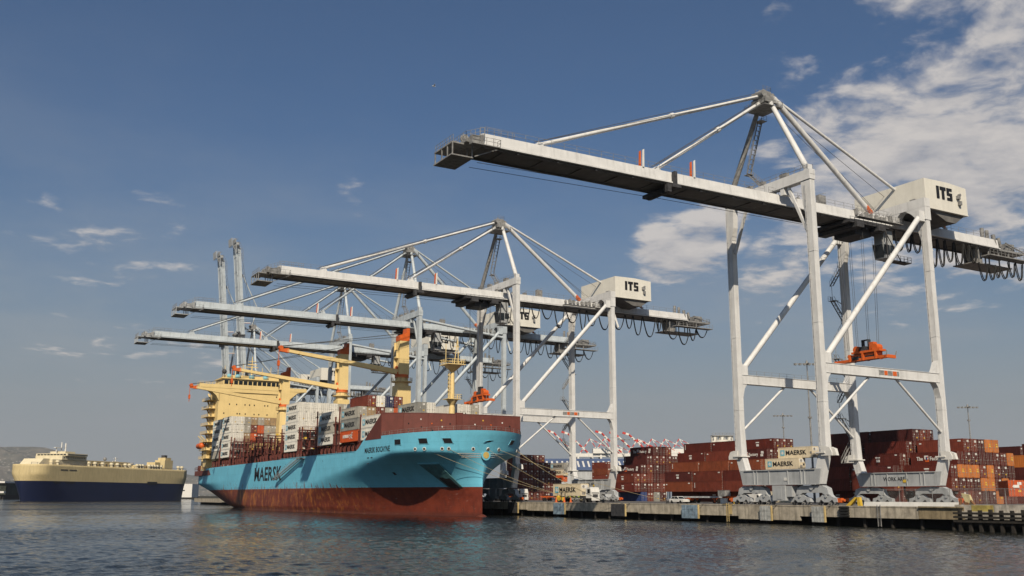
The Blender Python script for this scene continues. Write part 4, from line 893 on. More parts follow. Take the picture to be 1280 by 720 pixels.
# draught marks, bow symbols, name
q = SB(); plate(q,-1,223.0,6.6,.9,.9,.02,0,.02); q.build('thruster_mark', K['ink'], HL)
def hull_text(name, s, y_start, z, h, width, bold, mat, par):
    """letters following the plating of the starboard bow"""
    me, w0 = text_mesh(s, h, bold, 1.0, .01); me = me.copy(); me.materials.clear(); me.materials.append(mat)
    k = width/w0
    for v in me.vertices:
        y = y_start-v.co.x*k; zz = z+v.co.y; p, a, b, n = on_hull(-1, y, zz); p = p+n*(.03+v.co.z); v.co = Vector(S(p.x,p.y,p.z))
    o = bpy.data.objects.new(name, me); COL.objects.link(o); o.parent = par
hull_text('name_lettering', 'MAERSK BOCAYNE', 231.5, 11.6, 1.25, 15.5, .03, K['ink'], HL)
hull_text('side_lettering', 'MAERSK', 327.6, 6.1, 4.1, 29.2, .035, K['ink'], HL)
for y in (229.2,227.0): q = SB(); plate(q,-1,y,10.4,1.1,.25,.02,0,.03); q.build('scupper', K['ink'], HL)
q = SB(); 
for y in (245,262,279,295,318,340,362,385): plate(q,-1,y,10.6,.4,.18,.02,0,.03)
q.build('scupper', K['ink'], HL)
# gunwale rail and a strake
q = SB(); q.box(SX-HB-.08,SX-HB+.25,238.2,300,top_z(250)+.46,top_z(250)+.6); q.build('gunwale', K['logo'], HL)
# accommodation ladder on the starboard side
L = SB(); a = Vector((91.3,279.0,11.9)); b = Vector((91.0,301.0,6.3))
for dx in (-.5,.4): L.bar(a+Vector((dx,0,0)), b+Vector((dx,0,0)), .12,.3); L.bar(a+Vector((dx,0,1)), b+Vector((dx,0,1)), .05,.05)
for k in range(30): p = a.lerp(b,k/29); L.box(p.x-.5,p.x+.4,p.y-.15,p.y+.15,p.z-.02,p.z+.04); L.bar(p+Vector((-.5,0,0)),p+Vector((-.5,0,1)),.05,.05)
L.box(90.4,92,277,280,11.7,11.9); L.box(90.5,91.5,300.5,302.3,6.0,6.2)
L.build('gangway', K['mid'], ship)
# lashing bridges: red-oxide frames between the bays
def lash(y, x0, x1, z1, name='lashing_bridge', lv=(14.6,17.4,20.2)):
    q = SB(); n = int(round((x1-x0)/2.46))
    for k in range(n+1):
        x = x0+(x1-x0)*k/n; q.box(x-.16,x+.16,y-.16,y+.16,10.9,z1 if k % 2 == 0 else lv[-1] if lv[-1] < z1 else z1); q.box(x-.1,x+.1,y+1.0,y+1.2,10.9,lv[min(1,len(lv)-1)])
    for z in lv:
        if z <= z1: q.box(x0-.2,x1+.2,y-.3,y+1.35,z-.12,z+.05); q.box(x0,x1,y-.25,y-.19,z+.95,z+1.02); q.box(x0,x1,y-.25,y-.19,z+.5,z+.55)
    for k in range(0,n-1,3): q.bar((x0+(x1-x0)*k/n,y,11),(x0+(x1-x0)*(k+1)/n,y,lv[0]),.12,.12); q.bar((x0+(x1-x0)*(k+1)/n,y,lv[0]),(x0+(x1-x0)*k/n,y,lv[min(1,len(lv)-1)]),.1,.1)
    B = q.build(name, K['brown'], ship)
    r_ = random.Random(int(y)); w_ = SB()
    for k in range(5): x = x0+r_.uniform(0,1)*(x1-x0); z = r_.choice(lv); w_.box(x,x+.7,y-.45,y-.3,z+.15,z+.65)
    w_.build('lamp_box', K['yellow'], B)
for y, z1, lv in ((235.7,21.4,(14.6,17.4)),(250.9,24.5,(14.6,17.4,20.2)),(253.9,22,(14.6,17.4,20.2)),(268.6,24.5,(14.6,17.4,20.2,23)),(275,17.5,(12.9,15,17.4)),(281.5,21,(14.6,17.4,20.2)),(284.0,21,(14.6,17.4,20.2)),(301,21.4,(14.6,17.4,20.2)),(308,15,(12.8,)),(315.5,20.5,(14.6,17.4,20.2)),(329,20.5,(14.6,17.4,20.2)),(336,15,(12.8,)),(343.5,21.4,(14.6,17.4,20.2)),(356.6,21.4,(14.6,17.4,20.2)),(361.2,22,(14.6,17.4,20.2)),(376.4,22,(14.6,17.4,20.2))):
    lash(y, 92.3, 123.7, z1, lv=lv)
# hatch coamings and side posts with bits of deck gear
q = SB()
for y0_, y1_ in ((223,235),(237.6,249.8),(255.3,267.5),(270,281),(285.6,297.7),(303,314.6),(317,328),(331,342.6),(345,356),(363,375),(378,390)):
    q.box(93.8,122.2,y0_,y1_,11,14.3 if y0_ < 230 else 13.4); q.box(93.4,122.6,y0_,y1_,13.4,13.9) if y0_ > 230 else None
    yk = y0_
    while yk < y1_: q.box(92.3,92.7,yk,yk+.35,10.9,14.3); q.box(92.3,93.8,yk,yk+.3,13.9,14.3); q.bar((92.5,yk,11),(92.5,yk+1.5,13.6),.12,.12); yk += 3.0
q.build('hatch_coaming', K['brown'], ship)
r_ = random.Random(5)
for k in range(46):
    q = SB(); y = 238+k*3.2; x = 92.6+r_.uniform(0,.4); h = r_.uniform(.4,1.4); q.box(x,x+r_.uniform(.3,.8),y,y+r_.uniform(.3,1.2),11,11.2+h); q.tube((x+.2,y+.1,11.2+h),(x+.2,y+.1,11.9+h),.07,n=6)
    q.build('deck_box', K[r_.choice(('mid','mid','brown','yellow','paintwhite','dark'))], ship)
# superstructure
SY0, SY1 = 392.0, 406.0
q = SB(); q.box(94.3,121.7,SY0,SY1,10.9,41.2); AC = q.build('accommodation_block', K['cream'], ship)
q = SB(); q.prism([(86.6,43.9),(86.6,42.7),(90.2,42.2),(93.2,39.6),(94.3,37.6),(94.3,43.9)],'y',SY0-.4,SY0+4.5); q.prism([(129.4,43.9),(129.4,42.7),(125.8,42.2),(122.8,39.6),(121.7,37.6),(121.7,43.9)],'y',SY0-.4,SY0+4.5)
q.box(94.3,121.7,SY0-.4,SY1-2,41.2,43.2); q.box(86.6,129.4,SY0-.5,SY0-.4,42.6,44.0); q.box(95.5,120.5,SY0-.2,SY1-3,43.2,46.4); q.box(94.9,121.1,SY0-.9,SY1-2.6,46.4,46.8); q.box(97,119,SY0+1,SY1-4,46.8,48.0)
BR = q.build('bridge', K['cream'], AC)
for k in range(13):
    x = 96.1+k*1.88; q = SB(); q.box(x,x+1.5,SY0-.26,SY0-.203,44.3,45.8); q.build('window', K['glass'], BR)
q = SB()
for row, (z, xs) in enumerate(((39.9,(98.2,101.0,117.0,119.5)),(36.2,(98.4,101.2,104.5,106.3,108.2,112.4,113.6,118)),(32.6,(96.4,101.6,102.6,104.8,108.3,110.2,113.5)),(29.1,(97.5,101.5,106.0,110.0)))):
    for x in xs: q.box(x,x+.42,SY0-.05,SY0-.003,z,z+.55)
q.build('porthole', K['glass'], AC)
for lv in range(8):
    z = 15.5+lv*3.25; q = SB(); q.box(91.4,94.3,SY0+4,SY1+1,z-.12,z); q.rail([(94.2,SY0+4.05,z),(91.45,SY0+4.05,z),(91.45,SY1+1,z)],1.0,1.2,.04,rails=3); q.bar((92.4,SY0+5,z),(93.5,SY1,z+3.2),.6,.12); q.box(93.6,94.29,SY0+6,SY0+8,z,z+2); q.build('side_balcony', K['cream'], AC)
q = SB(); q.box(95,121,SY1,SY1+4,10.9,38); q.box(101,115,SY1+2,SY1+8,10.9,45.5); q.box(104,112,SY1+3,SY1+7,45.5,50.0); q.build('funnel_casing', K['cream'], AC)
q = SB(); q.box(103.9,112.1,SY1+2.9,SY1+7.1,46.2,48.6); q.tube((106,SY1+5,50),(106,SY1+5,52),.6,n=10); q.tube((109.5,SY1+5,50),(109.5,SY1+5,51.5),.5,n=10); q.build('funnel_band', K['ink'], AC)
q = SB(); q.tube((101,SY0+3,48),(101,SY0+3,50.6),.18,n=8); q.tube((108,SY0+5,48),(108,SY0+5,56.5),.35,.15,n=8); q.box(105.5,110.5,SY0+4.8,SY0+5.2,52,52.25); q.box(106.5,109.5,SY0+4.8,SY0+5.2,54.4,54.6); q.box(106.2,109.8,SY0+4.5,SY0+4.8,53,53.35)
for x in (97,104.2,112,115.5,118.5): q.tube((x,SY0+4,46.8),(x,SY0+4,51.0+(x % 3)),.12,n=6); q.box(x-.7,x+.7,SY0+3.9,SY0+4.1,49.5,49.7)
q.rail([(95.2,SY0-.7,46.8),(120.8,SY0-.7,46.8)],1.0,1.6,.04); q.build('signal_mast', K['cream'], AC)
for x in (98.2,101.5,107.0,112.6): q = SB(); q.sphere((x,SY0+1.2,47.6),1.25,10,0,.75); q.build('satellite_dome', K['logo'], AC)
q = SB(); q.tube((95.6,SY0+2,47),(95.6,SY0+2,51),.12,n=6); q.sphere((96.4,SY0+2.2,49.4),1.0,8); q.build('radar', K['dark'], AC)
q = SB(); q.rail([(86.7,SY0-.3,44),(94,SY0-.3,44)],.9,1.2,.04); q.rail([(86.7,SY0+4.4,44),(94.9,SY0+4.4,44)],.9,1.2,.04); q.build('railing', K['cream'], BR)
# lifeboat and stern gear
q = SB(); q.sphere((91.4,404,0),1.0,10); q = SB(); q.tube((91.6,403.0,20.6),(91.6,408.6,20.6),1.25,1.1,n=12); q.sphere((91.6,403.0,20.6),1.25,12); q.sphere((91.6,408.6,20.6),1.1,12); q.build('lifeboat', K['orange'], ship)
q = SB()
for y in (404,408): q.bar((93.2,y,11),(93.2,y,22.5),.4,.5); q.bar((93.2,y,22.5),(91.0,y,24.6),.3,.3)
q.box(92.5,94,402.5,409,17.5,17.8); q.box(92.4,95,398,403,10.9,19.5); q.build('davit', K['cream'], ship)
q = SB(); q.rail([(92.3,398,11.1),(92.3,415.6,11.1),(108,415.6,11.1),(123.7,415.6,11.1)],1.2,1.6,.05); q.box(92.6,93.8,410,412,11,13); q.build('stern_railing', K['brown'], ship)
# deck cranes
def deck_crane(y, lab, zt_, dz, par=ship):
    x = 110.5
    c = SB(); c.hexa([(x-2.3,y-2.2,10.9),(x+2.3,y-2.2,10.9),(x+2.3,y+2.2,10.9),(x-2.3,y+2.2,10.9)],[(x-1.95,y-1.9,31.2),(x+1.95,y-1.9,31.2),(x+1.95,y+1.9,31.2),(x-1.95,y+1.9,31.2)])
    c.tube((x,y,31.2),(x,y,33.4),2.0,1.75,n=20); 
    P = c.build('crane_post', K['cream'], ship)
    c = SB(); c.tube((x,y,32.2),(x,y,32.4),2.9,n=20); c.rail([(x+2.9*math.cos(a*.5236),y+2.9*math.sin(a*.5236),32.4) for a in range(13)],1.0,1.5,.04); c.build('post_platform', K['cream'], P)
    c = SB(); c.tube((x,y,33.4),(x,y,34.3),1.95,n=20); c.prism([(y-1.2,34.3),(y+1.2,34.3),(y+.4,36.6),(y-.4,36.6)],'x',x-1.9,x-1.2); c.build('slewing_ring', K['orange'], P)
    c = SB(); c.hexa([(x-1.55,y-1.45,34.3),(x+1.55,y-1.45,34.3),(x+1.55,y+1.45,34.3),(x-1.55,y+1.45,34.3)],[(x-1.4,y-1.3,zt_-3.6),(x+1.4,y-1.3,zt_-3.6),(x+1.4,y+1.3,zt_-3.6),(x-1.4,y+1.3,zt_-3.6)]); c.box(x-2.2,x-1.5,y-.8,y+.8,zt_-8.5,zt_-6.2); c.box(x-2.1,x-1.5,y+.9,y+1.2,35,zt_-4)
    T = c.build('crane_tower', K['cream'], P)
    c = SB(); c.prism([(x-1.5,zt_-3.6),(x+1.5,zt_-3.6),(x+1.5,zt_),(x+.7,zt_),(x+.5,zt_-1.4),(x-1.5,zt_-2.1)],'y',y-1.35,y+1.35); c.build('crane_cap', K['orange'], T)
    c = SB(); c.box(x-2.24,x-2.2,y-.6,y+.6,zt_-8.0,zt_-6.8); c.build('cab_window', K['glass'], T)
    p0 = Vector((x-1.4,y,35.0)); p1 = Vector((75.6,y+dz,39.0 if y < 400 else 38.6)); d_ = (p1-p0)
    c = SB()
    for s in (-.75,.75): c.bar(p0+Vector((0,s,0)), p0+d_*.93+Vector((0,s*.55,0)), .5,1.35,.35,.75)
    for k in range(9): a = p0+d_*(k/9.5); c.box(a.x-.2,a.x+.2,a.y-.7,a.y+.7,a.z-.3,a.z+.25)
    J = c.build('jib', K['cream'], T)
    c = SB(); c.hexa([tuple(p0+d_*.92+Vector(v)) for v in ((0,-.6,-.55),(0,.6,-.55),(-2.4,.4,-.25),(-2.4,-.4,-.25))][::-1],[tuple(p0+d_*.92+Vector(v)) for v in ((0,-.6,.7),(0,.6,.7),(-2.4,.4,.35),(-2.4,-.4,.35))][::-1]); c.tube(p1+Vector((.6,-.5,.4)),p1+Vector((.6,.5,.4)),.6,n=10); c.build('jib_head', K['orange'], J)
    c = SB(); h = p1+Vector((.2,0,0)); c.tube(h,h-Vector((0,0,3.2)),.09,n=6); c.box(h.x-.3,h.x+.3,h.y-.3,h.y+.3,h.z-4.4,h.z-3.0); c.tube(h-Vector((0,0,4.4)),h-Vector((0,0,5.4)),.12,n=6); c.build('cargo_hook', K['orange'], J)
    c = SB()
    for s in (-.5,.5): c.tube((x-.9,y+s,zt_-1.5),p1+Vector((.6,s*.6,.7)),.05,n=5); c.tube((x-.9,y+s,zt_-2.4),p1+Vector((.6,s*.6,.9)),.04,n=5)
    c.build('luffing_rope', K['rope'], J)
deck_crane(252.4, 'a', 47.3, 1.0); deck_crane(299.4, 'b', 49.3, 1.0); deck_crane(359.6, 'c', 48.2, -2.0)
# foremast
c = SB(); mx, my = 108.3, 216.6
c.box(mx-1.0,mx+.6,my-4.6,my-3.6,14.9,20.9); c.build('mast_trunk', K['brown'], ship)
c = SB(); c.tube((mx,my,14.9),(mx,my,22.6),.75,n=12); c.tube((mx,my,22.6),(mx,my,32.2),.62,.5,n=12); c.tube((mx,my,31.2),(mx,my,32.8),.5,2.3,n=16); c.box(mx-2.4,mx+2.4,my-2.4,my+2.4,32.8,33.0)
c.tube((mx,my,23.0),(mx,my,24.4),.6,1.5,n=12); c.box(mx-1.8,mx+1.8,my-1.6,my+1.6,24.4,24.55)
FM = c.build('foremast', K['cream'], ship)
c = SB(); c.rail([(mx-2.4,my-2.4,33),(mx+2.4,my-2.4,33),(mx+2.4,my+2.4,33),(mx-2.4,my+2.4,33),(mx-2.4,my-2.4,33)],1.1,1.2,.05); c.rail([(mx-1.8,my-1.6,24.5),(mx+1.8,my-1.6,24.5),(mx+1.8,my+1.6,24.5)],1.1,1.2,.05)
for s in (-1.2,1.2): c.bar((mx+1.0+s*.5,my,33),(mx+1.3,my,39.6),.16,.16)
for z in (34.5,36,37.5): c.bar((mx+.3,my,z),(mx+1.9,my,z),.12,.12)
c.bar((mx-1.9,my,33),(mx-1.9,my,38.0),.14,.14); c.box(mx-1.0,mx-.9,my-.4,my+.4,24,31)
for z in range(8): c.box(mx-1.25,mx-.7,my-.35,my+.35,24.5+z*.95,24.6+z*.95)
c.build('mast_ladder', K['cream'], FM)
c = SB(); 
for z in range(14): c.box(mx+.7,mx+1.6,my-4.4,my-4.2,15+z*.42,15.08+z*.42)
c.box(mx+.7,mx+.8,my-4.5,my-4.2,14.9,21); c.box(mx+1.5,mx+1.6,my-4.5,my-4.2,14.9,21); c.build('ladder', K['dark'], ship)
# mooring lines
def line(a, b, sag, lab, r=.035):
    a = Vector(a); b = Vector(b); pts = []
    for k in range(17): t = k/16; p = a.lerp(b,t); p.z -= 4*sag*t*(1-t); pts.append(tuple(p))
    m = MB(); m.path(pts, r, n=5); tag(m.build('mooring_rope', K['hemp']), lab, 'rope', 'mooring ropes at the bow')
K['hemp'] = pmat('hemp_rope', (.42,.34,.20), .8, .15, 2)
def fl(side, bx, z=11.75): y = hull_y(side, bx, z); p, a, b, n = on_hull(side, y, z); return p+n*.15
line(fl(1,.35), (127.0,187.5,.5), .9, 'mooring rope from the stem down to the quay, uppermost from the middle')
line(fl(1,11.0), (127.0,180.0,.5), .8, 'mooring rope from the quayside of the bow, nearer the stem')
line(fl(1,12.2), (127.0,180.4,.45), .8, 'mooring rope from the quayside of the bow, farther from the stem')
line(fl(-1,12.2), (127.0,187.2,.5), 1.0, 'long mooring rope crossing the whole bow from its far left port')
line(fl(-1,8.1), (127.0,187.9,.45), 1.1, 'mooring rope crossing the bow above the anchor, from beside the red buoy')
line(fl(1,3.4), (127.0,158.0,.5), .8, 'slack mooring rope running farthest along the quay to the right')
# ---------------------------------------------------------------- containers
DOORM = {'rod': pmat('lock_rod', (.30,.28,.26), .5, .3, 2), 'lab': K['paintwhite'], 'yel': pmat('warning_yellow', (.80,.50,.05), .5, .1, 2)}
def cont_proto(L, H):
    """corrugated box, long side along y, base centre at the origin, doors at the -y end"""
    b = MB(); w = 1.219
    b.box(-w+.05,w-.05,-L/2+.06,L/2-.04,.12,H-.06)
    for s in (-1,1):
        x = s*(w-.06)
        b.box(x-.06,x+.06,-L/2,L/2,H-.16,H); b.box(x-.06,x+.06,-L/2,L/2,0,.17)
        for y in (-L/2+.08,L/2-.08): b.box(x-.065,x+.065,y-.08,y+.08,.0,H-.001)
        n = int((L-.5)/.56)
        for k in range(n):
            y = -L/2+.35+k*.56; b.box(s*(w-.05),s*(w-.012),y,y+.28,.18,H-.17)
    for y in (-L/2+.06,L/2-.06): b.box(-w+.12,w-.12,y-.05,y+.05,H-.12,H-.01); b.box(-w+.12,w-.12,y-.05,y+.05,0,.15)
    body = b
    d = MB(); y = -L/2
    for s in (-1,1): d.box(s*.02,s*1.08,y-.0,y+.05,.15,H-.13,0)
    for x in (-.85,-.38,.38,.85): d.tube((x,y-.06,.08),(x,y-.06,H-.05),.028,n=6,mi=1); d.box(x-.09,x+.09,y-.10,y-.001,1.05,1.18,1)
    for x in (-1.05,1.05):
        for z in (.4,1.0,1.6,2.2): d.box(x-.07,x+.03,y-.05,y-.001,z,z+.1,1)
    return body, d
def door_variant(base, H, L, v):
    d = MB(); d.v = list(base.v); d.f = list(base.f); d.m = list(base.m); d.sm = list(base.sm); y = -L/2-.03
    if v == 0: d.box(.15,.80,y-.01,y+.01,H-.85,H-.35,2); d.box(.2,.5,y-.01,y+.01,1.3,1.55,2)
    elif v == 1: d.box(.15,.75,y-.01,y+.01,H-.75,H-.30,2); d.box(.2,.6,y-.01,y+.01,.7,1.0,3); d.box(-.6,-.4,y-.01,y+.01,1.5,1.7,2)
    elif v == 2: d.box(.2,.9,y-.01,y+.01,1.2,1.55,3); d.box(.2,.8,y-.01,y+.01,1.7,1.95,3)
    elif v == 3: d.box(-.8,-.25,y-.01,y+.01,H-.8,H-.5,2); d.box(.2,.7,y-.01,y+.01,H-.9,H-.35,2); d.box(.3,.5,y-.01,y+.01,.9,1.1,3)
    return d
PM = {}
def get_meshes(L, H, v, reefer=False):
    key = (L,H,v,reefer)
    if key in PM: return PM[key]
    b, d = cont_proto(L,H)
    ob = b.build('body', [CM['dark red']]); mb_ = ob.data; bpy.data.objects.remove(ob)
    if reefer:
        d = MB(); y = -L/2; d.box(-1.1,1.1,y-.0,y+.05,.15,H-.13,0); d.box(-.9,.9,y-.03,y+.02,H-1.15,H-.3,2); d.tube((-.35,y-.06,H-.7),(-.35,y,H-.7),.33,n=12,mi=1); d.box(-.8,.1,y-.04,y+.02,.3,1.0,1); d.box(.3,.9,y-.04,y+.02,.9,1.45,4)
    else: d = door_variant(d,H,L,v)
    od = d.build('door', [CM['dark red'], DOORM['rod'], DOORM['lab'], DOORM['yel'], K['dark']]); md = od.data; bpy.data.objects.remove(od)
    PM[key] = (mb_, md); return PM[key]
LOGO = {}
def side_mark(kind, L, H):
    key = (kind, L, H)
    if key in LOGO: return LOGO[key]
    par = bpy.data.objects.new('tmp', None); COL.objects.link(par); x = -1.219-.03
    objs = []
    def flat(mb, mats): o = mb.build('m', mats); objs.append(o)
    if kind == 'line_star':     # star in a light blue square, then the line's name
        m = MB(); y = L/2-.9; m.box(x-.01,x+.015,y-1.5,y,H/2-.75,H/2+.75,0); star(m, y-.75, H/2, .68, x-.012, 1); flat(m, [K['logo'], K['paintwhite']])
        objs.append(put_text('m','MAERSK',1.15,K['ink'],par,(x,L/2-2.9,H/2-.55),'-x',.025,1.0,width=L*.60))
    elif kind == 'factory':
        objs.append(put_text('m','The',.85,K['paintwhite'],par,(x,L/2-1.6,H/2-.4),'-x',.03,1,width=1.7))
        m = MB(); y = L/2-3.7; m.box(x-.01,x+.015,y-1.1,y,H/2-.15,H/2+.7,0); m.box(x-.012,x+.015,y-1.2,y-.2,H/2-.75,H/2-.16,1); m.box(x-.022,x+.0,y-.8,y-.4,H/2-.4,H/2+.4,2); m.box(x-.025,x+.0,y-1.0,y-.75,H/2+.1,H/2+.5,3); flat(m, [K['paintwhite'], K['orange'], CM['blue'], K['red']])
        objs.append(put_text('m','Factory',.85,K['paintwhite'],par,(x,L/2-5.2,H/2-.4),'-x',.03,1,width=3.6))
        m = MB(); m.box(x-.01,x+.015,-L/2+1.2,-L/2+2.2,H/2+.1,H/2+.8,0); m.box(x-.01,x+.015,-L/2+1.4,-L/2+2.4,H/2-.6,H/2-.0,0); flat(m, [K['paintwhite']])
    elif kind == 'patch':
        m = MB(); m.box(x-.01,x+.015,-.6,.7,H/2+.35,H/2+.65,0); m.box(x-.01,x+.015,-.5,.5,H/2-.55,H/2+.05,0); m.box(x-.01,x+.015,-L/2+.6,-L/2+1.2,H-.6,H-.35,0); flat(m, [K['paintwhite']])
    elif kind == 'small':
        m = MB(); m.box(x-.01,x+.015,L/2-1.2,L/2-.6,H-.9,H-.6,0); m.box(x-.01,x+.015,-L/2+.5,-L/2+1.3,H-.65,H-.35,0); flat(m, [K['paintwhite']])
    elif kind == 'vert':
        m = MB(); 
        for k in range(5): m.box(x-.01,x+.015,L/2-.9,L/2-.6,H-.6-k*.3,H-.4-k*.3,0)
        flat(m, [K['paintwhite']])
    elif kind == 'hsud':
        objs.append(put_text('m','HAMBURG',.8,K['paintwhite'],par,(x,L/2-2.0,H/2-.35),'-x',.03,1,width=4.2))
        m = MB(); 
        for a, b in (((-.8,.5),(.9,-.7)),((-.8,-.7),(.5,.9)),((-1.6,.1),(.9,.2)),((.2,.6),(1.1,.9))): m.bar((x,-a[0]-1.8,H/2+a[1]),(x,-b[0]-1.8,H/2+b[1]),.26,.03,up=(1,0,0))
        flat(m, [K['paintwhite']])
    elif kind == 'white_star':
        m = MB(); m.tube((x+.01,1.2,H/2),(x-.015,1.2,H/2),.9,n=14,mi=0); flat(m, [CM['blue']])
    vs = []; fs = []; mats = []; mi = []
    for o in objs:
        base = len(vs); mb0 = len(mats); vs += [tuple(v.co) for v in o.data.vertices]; mats += list(o.data.materials)
        for p in o.data.polygons: fs.append(tuple(i+base for i in p.vertices)); mi.append(p.material_index+mb0)
        bpy.data.objects.remove(o)
    bpy.data.objects.remove(par)
    me = bpy.data.meshes.new('marking'); me.from_pydata(vs, [], fs)
    for m_ in mats: me.materials.append(m_)
    me.polygons.foreach_set('material_index', mi); LOGO[key] = me; return me
NC = [0]
def container(x, y, z, colour, label, L=12.19, H=2.9, v=None, mark=None, group='containers stacked in the yard', reefer=False, rz=0.0, doors=True, parent=None):
    """x, y, z = base centre"""
    v = R.choice((0,1,3,1,4)) if v is None else v
    if mark is None and group != 'containers stacked on the ship' and R.random() < .45: mark = R.choice(('small','patch','vert','small'))
    if colour == 'orange': v = 2
    bm_, dm_ = get_meshes(L, H, v, reefer)
    NC[0] += 1
    j = R.uniform(-.05,.05)
    b = bpy.data.objects.new('shipping_container', bm_); COL.objects.link(b)
    b.location = (x+R.uniform(-.03,.03), y+j, z+.012); b.rotation_euler = (0,0,rz)
    b.material_slots[0].link = 'OBJECT'; b.material_slots[0].material = CM[colour]
    tag(b, label, 'container', group)
    if doors:
        d = bpy.data.objects.new('container_door', dm_); COL.objects.link(d); d.parent = b
        d.material_slots[0].link = 'OBJECT'; d.material_slots[0].material = CM[colour]
    if mark:
        k = bpy.data.objects.new('marking', side_mark(mark, L, H)); COL.objects.link(k); k.parent = b
    return b
ORD = ['first','second','third','fourth','fifth','sixth','seventh','eighth','ninth','tenth','eleventh','twelfth']
TIER = ['bottom','second','third','fourth','fifth','sixth']
def block(name, x0, yf, tiers, slot_len=12.19, marks={}, colours={}, H=2.9, pal=None, xpitch=2.6, nslots=1, doors=True, rightwards='from its waterside edge'):
    """tiers = list of (start column, number of columns) from the bottom; x0 = waterside face of column 0"""
    pal = pal or ['dark red','dark red','brown red','maroon','brown red','dark red']
    for ti, (c0, n) in enumerate(tiers):
        for c in range(n):
            col = colours.get((ti,c)) or R.choice(pal)
            x = x0+(c0+c)*xpitch+1.22
            lab = '%s container, %s tier, %s column from left, %s' % (col, TIER[ti], ORD[c], name)
            container(x, yf+slot_len/2, ti*H, col, lab, L=slot_len, H=H, mark=marks.get((ti,c)), doors=doors)
W = 'dark red'
o_ = 'orange'
block('the big stack with orange boxes', 201.0, 144.3, [(-1,8),(-2,9),(-2,9),(-1,8),(0,5)],
      colours={(0,5):o_,(1,4):o_,(1,5):o_,(1,7):o_,(2,1):o_,(2,2):o_,(2,3):o_,(2,5):o_,(3,7):o_,(4,3):o_,(4,4):o_}, marks={(3,0):'factory',(2,0):'patch',(4,0):'small'}, pal=['dark red','maroon','brown red','dark red'])
T2 = [(-2,2),(-3,2),(-3,2),(-2,2),(-1,2),(0,3)]
block('near half of the tallest stack', 201.0, 157.6, T2, marks={(3,0):'patch',(2,0):'small'})
block('far half of the tallest stack', 201.0, 170.6, T2, marks={(4,0):'small',(2,0):'vert'})
# the two cream containers with big lettering
container(200.0, 193.2, 11.6, 'cream', 'upper cream container with a light blue star sign beside the right crane leg', mark='line_star', reefer=True)
container(198.6, 196.8, 8.7, 'cream', 'lower cream container with a light blue star sign beside the right crane leg', mark='line_star', reefer=True)
for ti, cc_ in enumerate(('cream','maroon','maroon')): container((194.8,197.4,198.0)[ti], 196.8, ti*2.9, cc_, '%s container %s below the two cream ones beside the right crane leg' % (cc_, ('third','second','directly')[ti]), mark='line_star' if ti == 0 else None)
block('six-high stack behind the cream containers', 201.0, 203.2, [(-2,4),(-3,4),(-3,4),(-2,4),(-1,3),(0,3)], marks={(5,0):'patch',(4,0):'factory',(3,0):'small'}, colours={(3,0):'rust orange',(2,0):'dark red'})
block('stack behind the right crane far leg', 201.0, 216.2, T2, marks={(5,0):'small'}, colours={(3,0):'rust orange',(1,0):'brown red'})
block('end stack left of the right crane', 201.0, 229.2, T2, marks={(4,0):'patch',(2,0):'patch',(5,0):'vert'}, colours={(3,0):'rust orange',(1,0):'rust orange',(5,0):'dark red'})
block('stepped stack behind the white car', 201.6, 257.6, [(-2,4),(-3,5),(-3,5),(-2,5),(-1,5),(0,3)], marks={(5,0):'factory',(3,0):'factory',(2,0):'patch',(1,0):'patch'}, colours={(0,0):'blue',(0,2):'grey',(4,0):'maroon',(5,0):'maroon',(3,0):'maroon'})
block('far dark stack right of the bow', 199.0, 336.0, [(0,5),(0,6),(0,7),(0,6),(0,5),(0,4)], colours={(0,5):'grey'})
# distant boxes seen under the middle crane
far = [(266,380,0,'brown red'),(266,380,2.9,'rust orange'),(266,380,5.8,'brown red'),(266,380,8.7,'rust orange'),(266,380,11.6,'rust orange'),(266,380,14.5,'brown red'),(269,380,14.5,'dark red'),(262,393,14.5,'dark red')]
far = []
for k, (u, n, c, mk) in enumerate(((0,5,'brown red',None),(1,5,'rust orange',None))): pass
GX, GY = 262.0, 372.0
for ti, c, mk in ((2,'grey',None),(3,'brown red','small'),(4,'rust orange',None),(5,'brown red','small')):
    container(GX, GY, ti*2.75, c, '%s container, front of the far low group under the middle crane, %s tier' % (c, TIER[ti]), mark=mk)
    container(GX+2.7, GY, ti*2.75, 'brown red', 'brown red container, rear of the far low group under the middle crane, %s tier' % TIER[ti])
for ti, c, mk in ((3,'bright orange',None),(4,'cream','line_star'),(5,'light grey','line_star')):
    container(246.0, 384.0-(ti-3)*.8, ti*2.75-.3, c, '%s container, far star-signed pile left of the middle crane leg, %s tier' % (c, TIER[ti]), mark=mk)
container(244.5, 399.0, 4*2.75, 'bright orange', 'bright orange container end left of the far star-signed pair', doors=True)
for ti in range(3): container(240.0, 384.0, ti*2.75, ('navy','blue','bright orange')[ti], '%s container low under the far star-signed pair' % ('navy','blue','bright orange')[ti])
# boxes at the right edge
re_ = [(231.5,146.2,3,'orange','white_star'),(231.5,146.2,2,'maroon','patch'),(231.5,146.2,1,'dark red',None),(231.5,146.2,0,'dark red','small'),(235.3,145.6,4,'maroon','patch'),(235.0,145.6,3,'dark red',None),
 (246.5,164,4,'light grey',None),(249.2,164,4,'brown red',None),(243.9,164,4,'maroon',None),(244,164,3,'maroon','small'),(246.7,164,3,'dark red',None)]
for k, (x, y, ti, c, mk) in enumerate(re_):
    container(x, y, ti*2.9, c, '%s container at the right edge of the picture, %s tier, %s of its group' % (c, TIER[ti], ORD[k]), mark=mk)
bo = container(154.5+4.6, 101.8+4.0, 1.55, 'bright orange', 'bright orange container with a small white plate at the right edge', H=2.6, rz=-.85)
m = MB(); m.box(-.5,.4,-6.18,-6.14,1.4,1.85); m.build('name_plate', K['paintwhite'], bo)

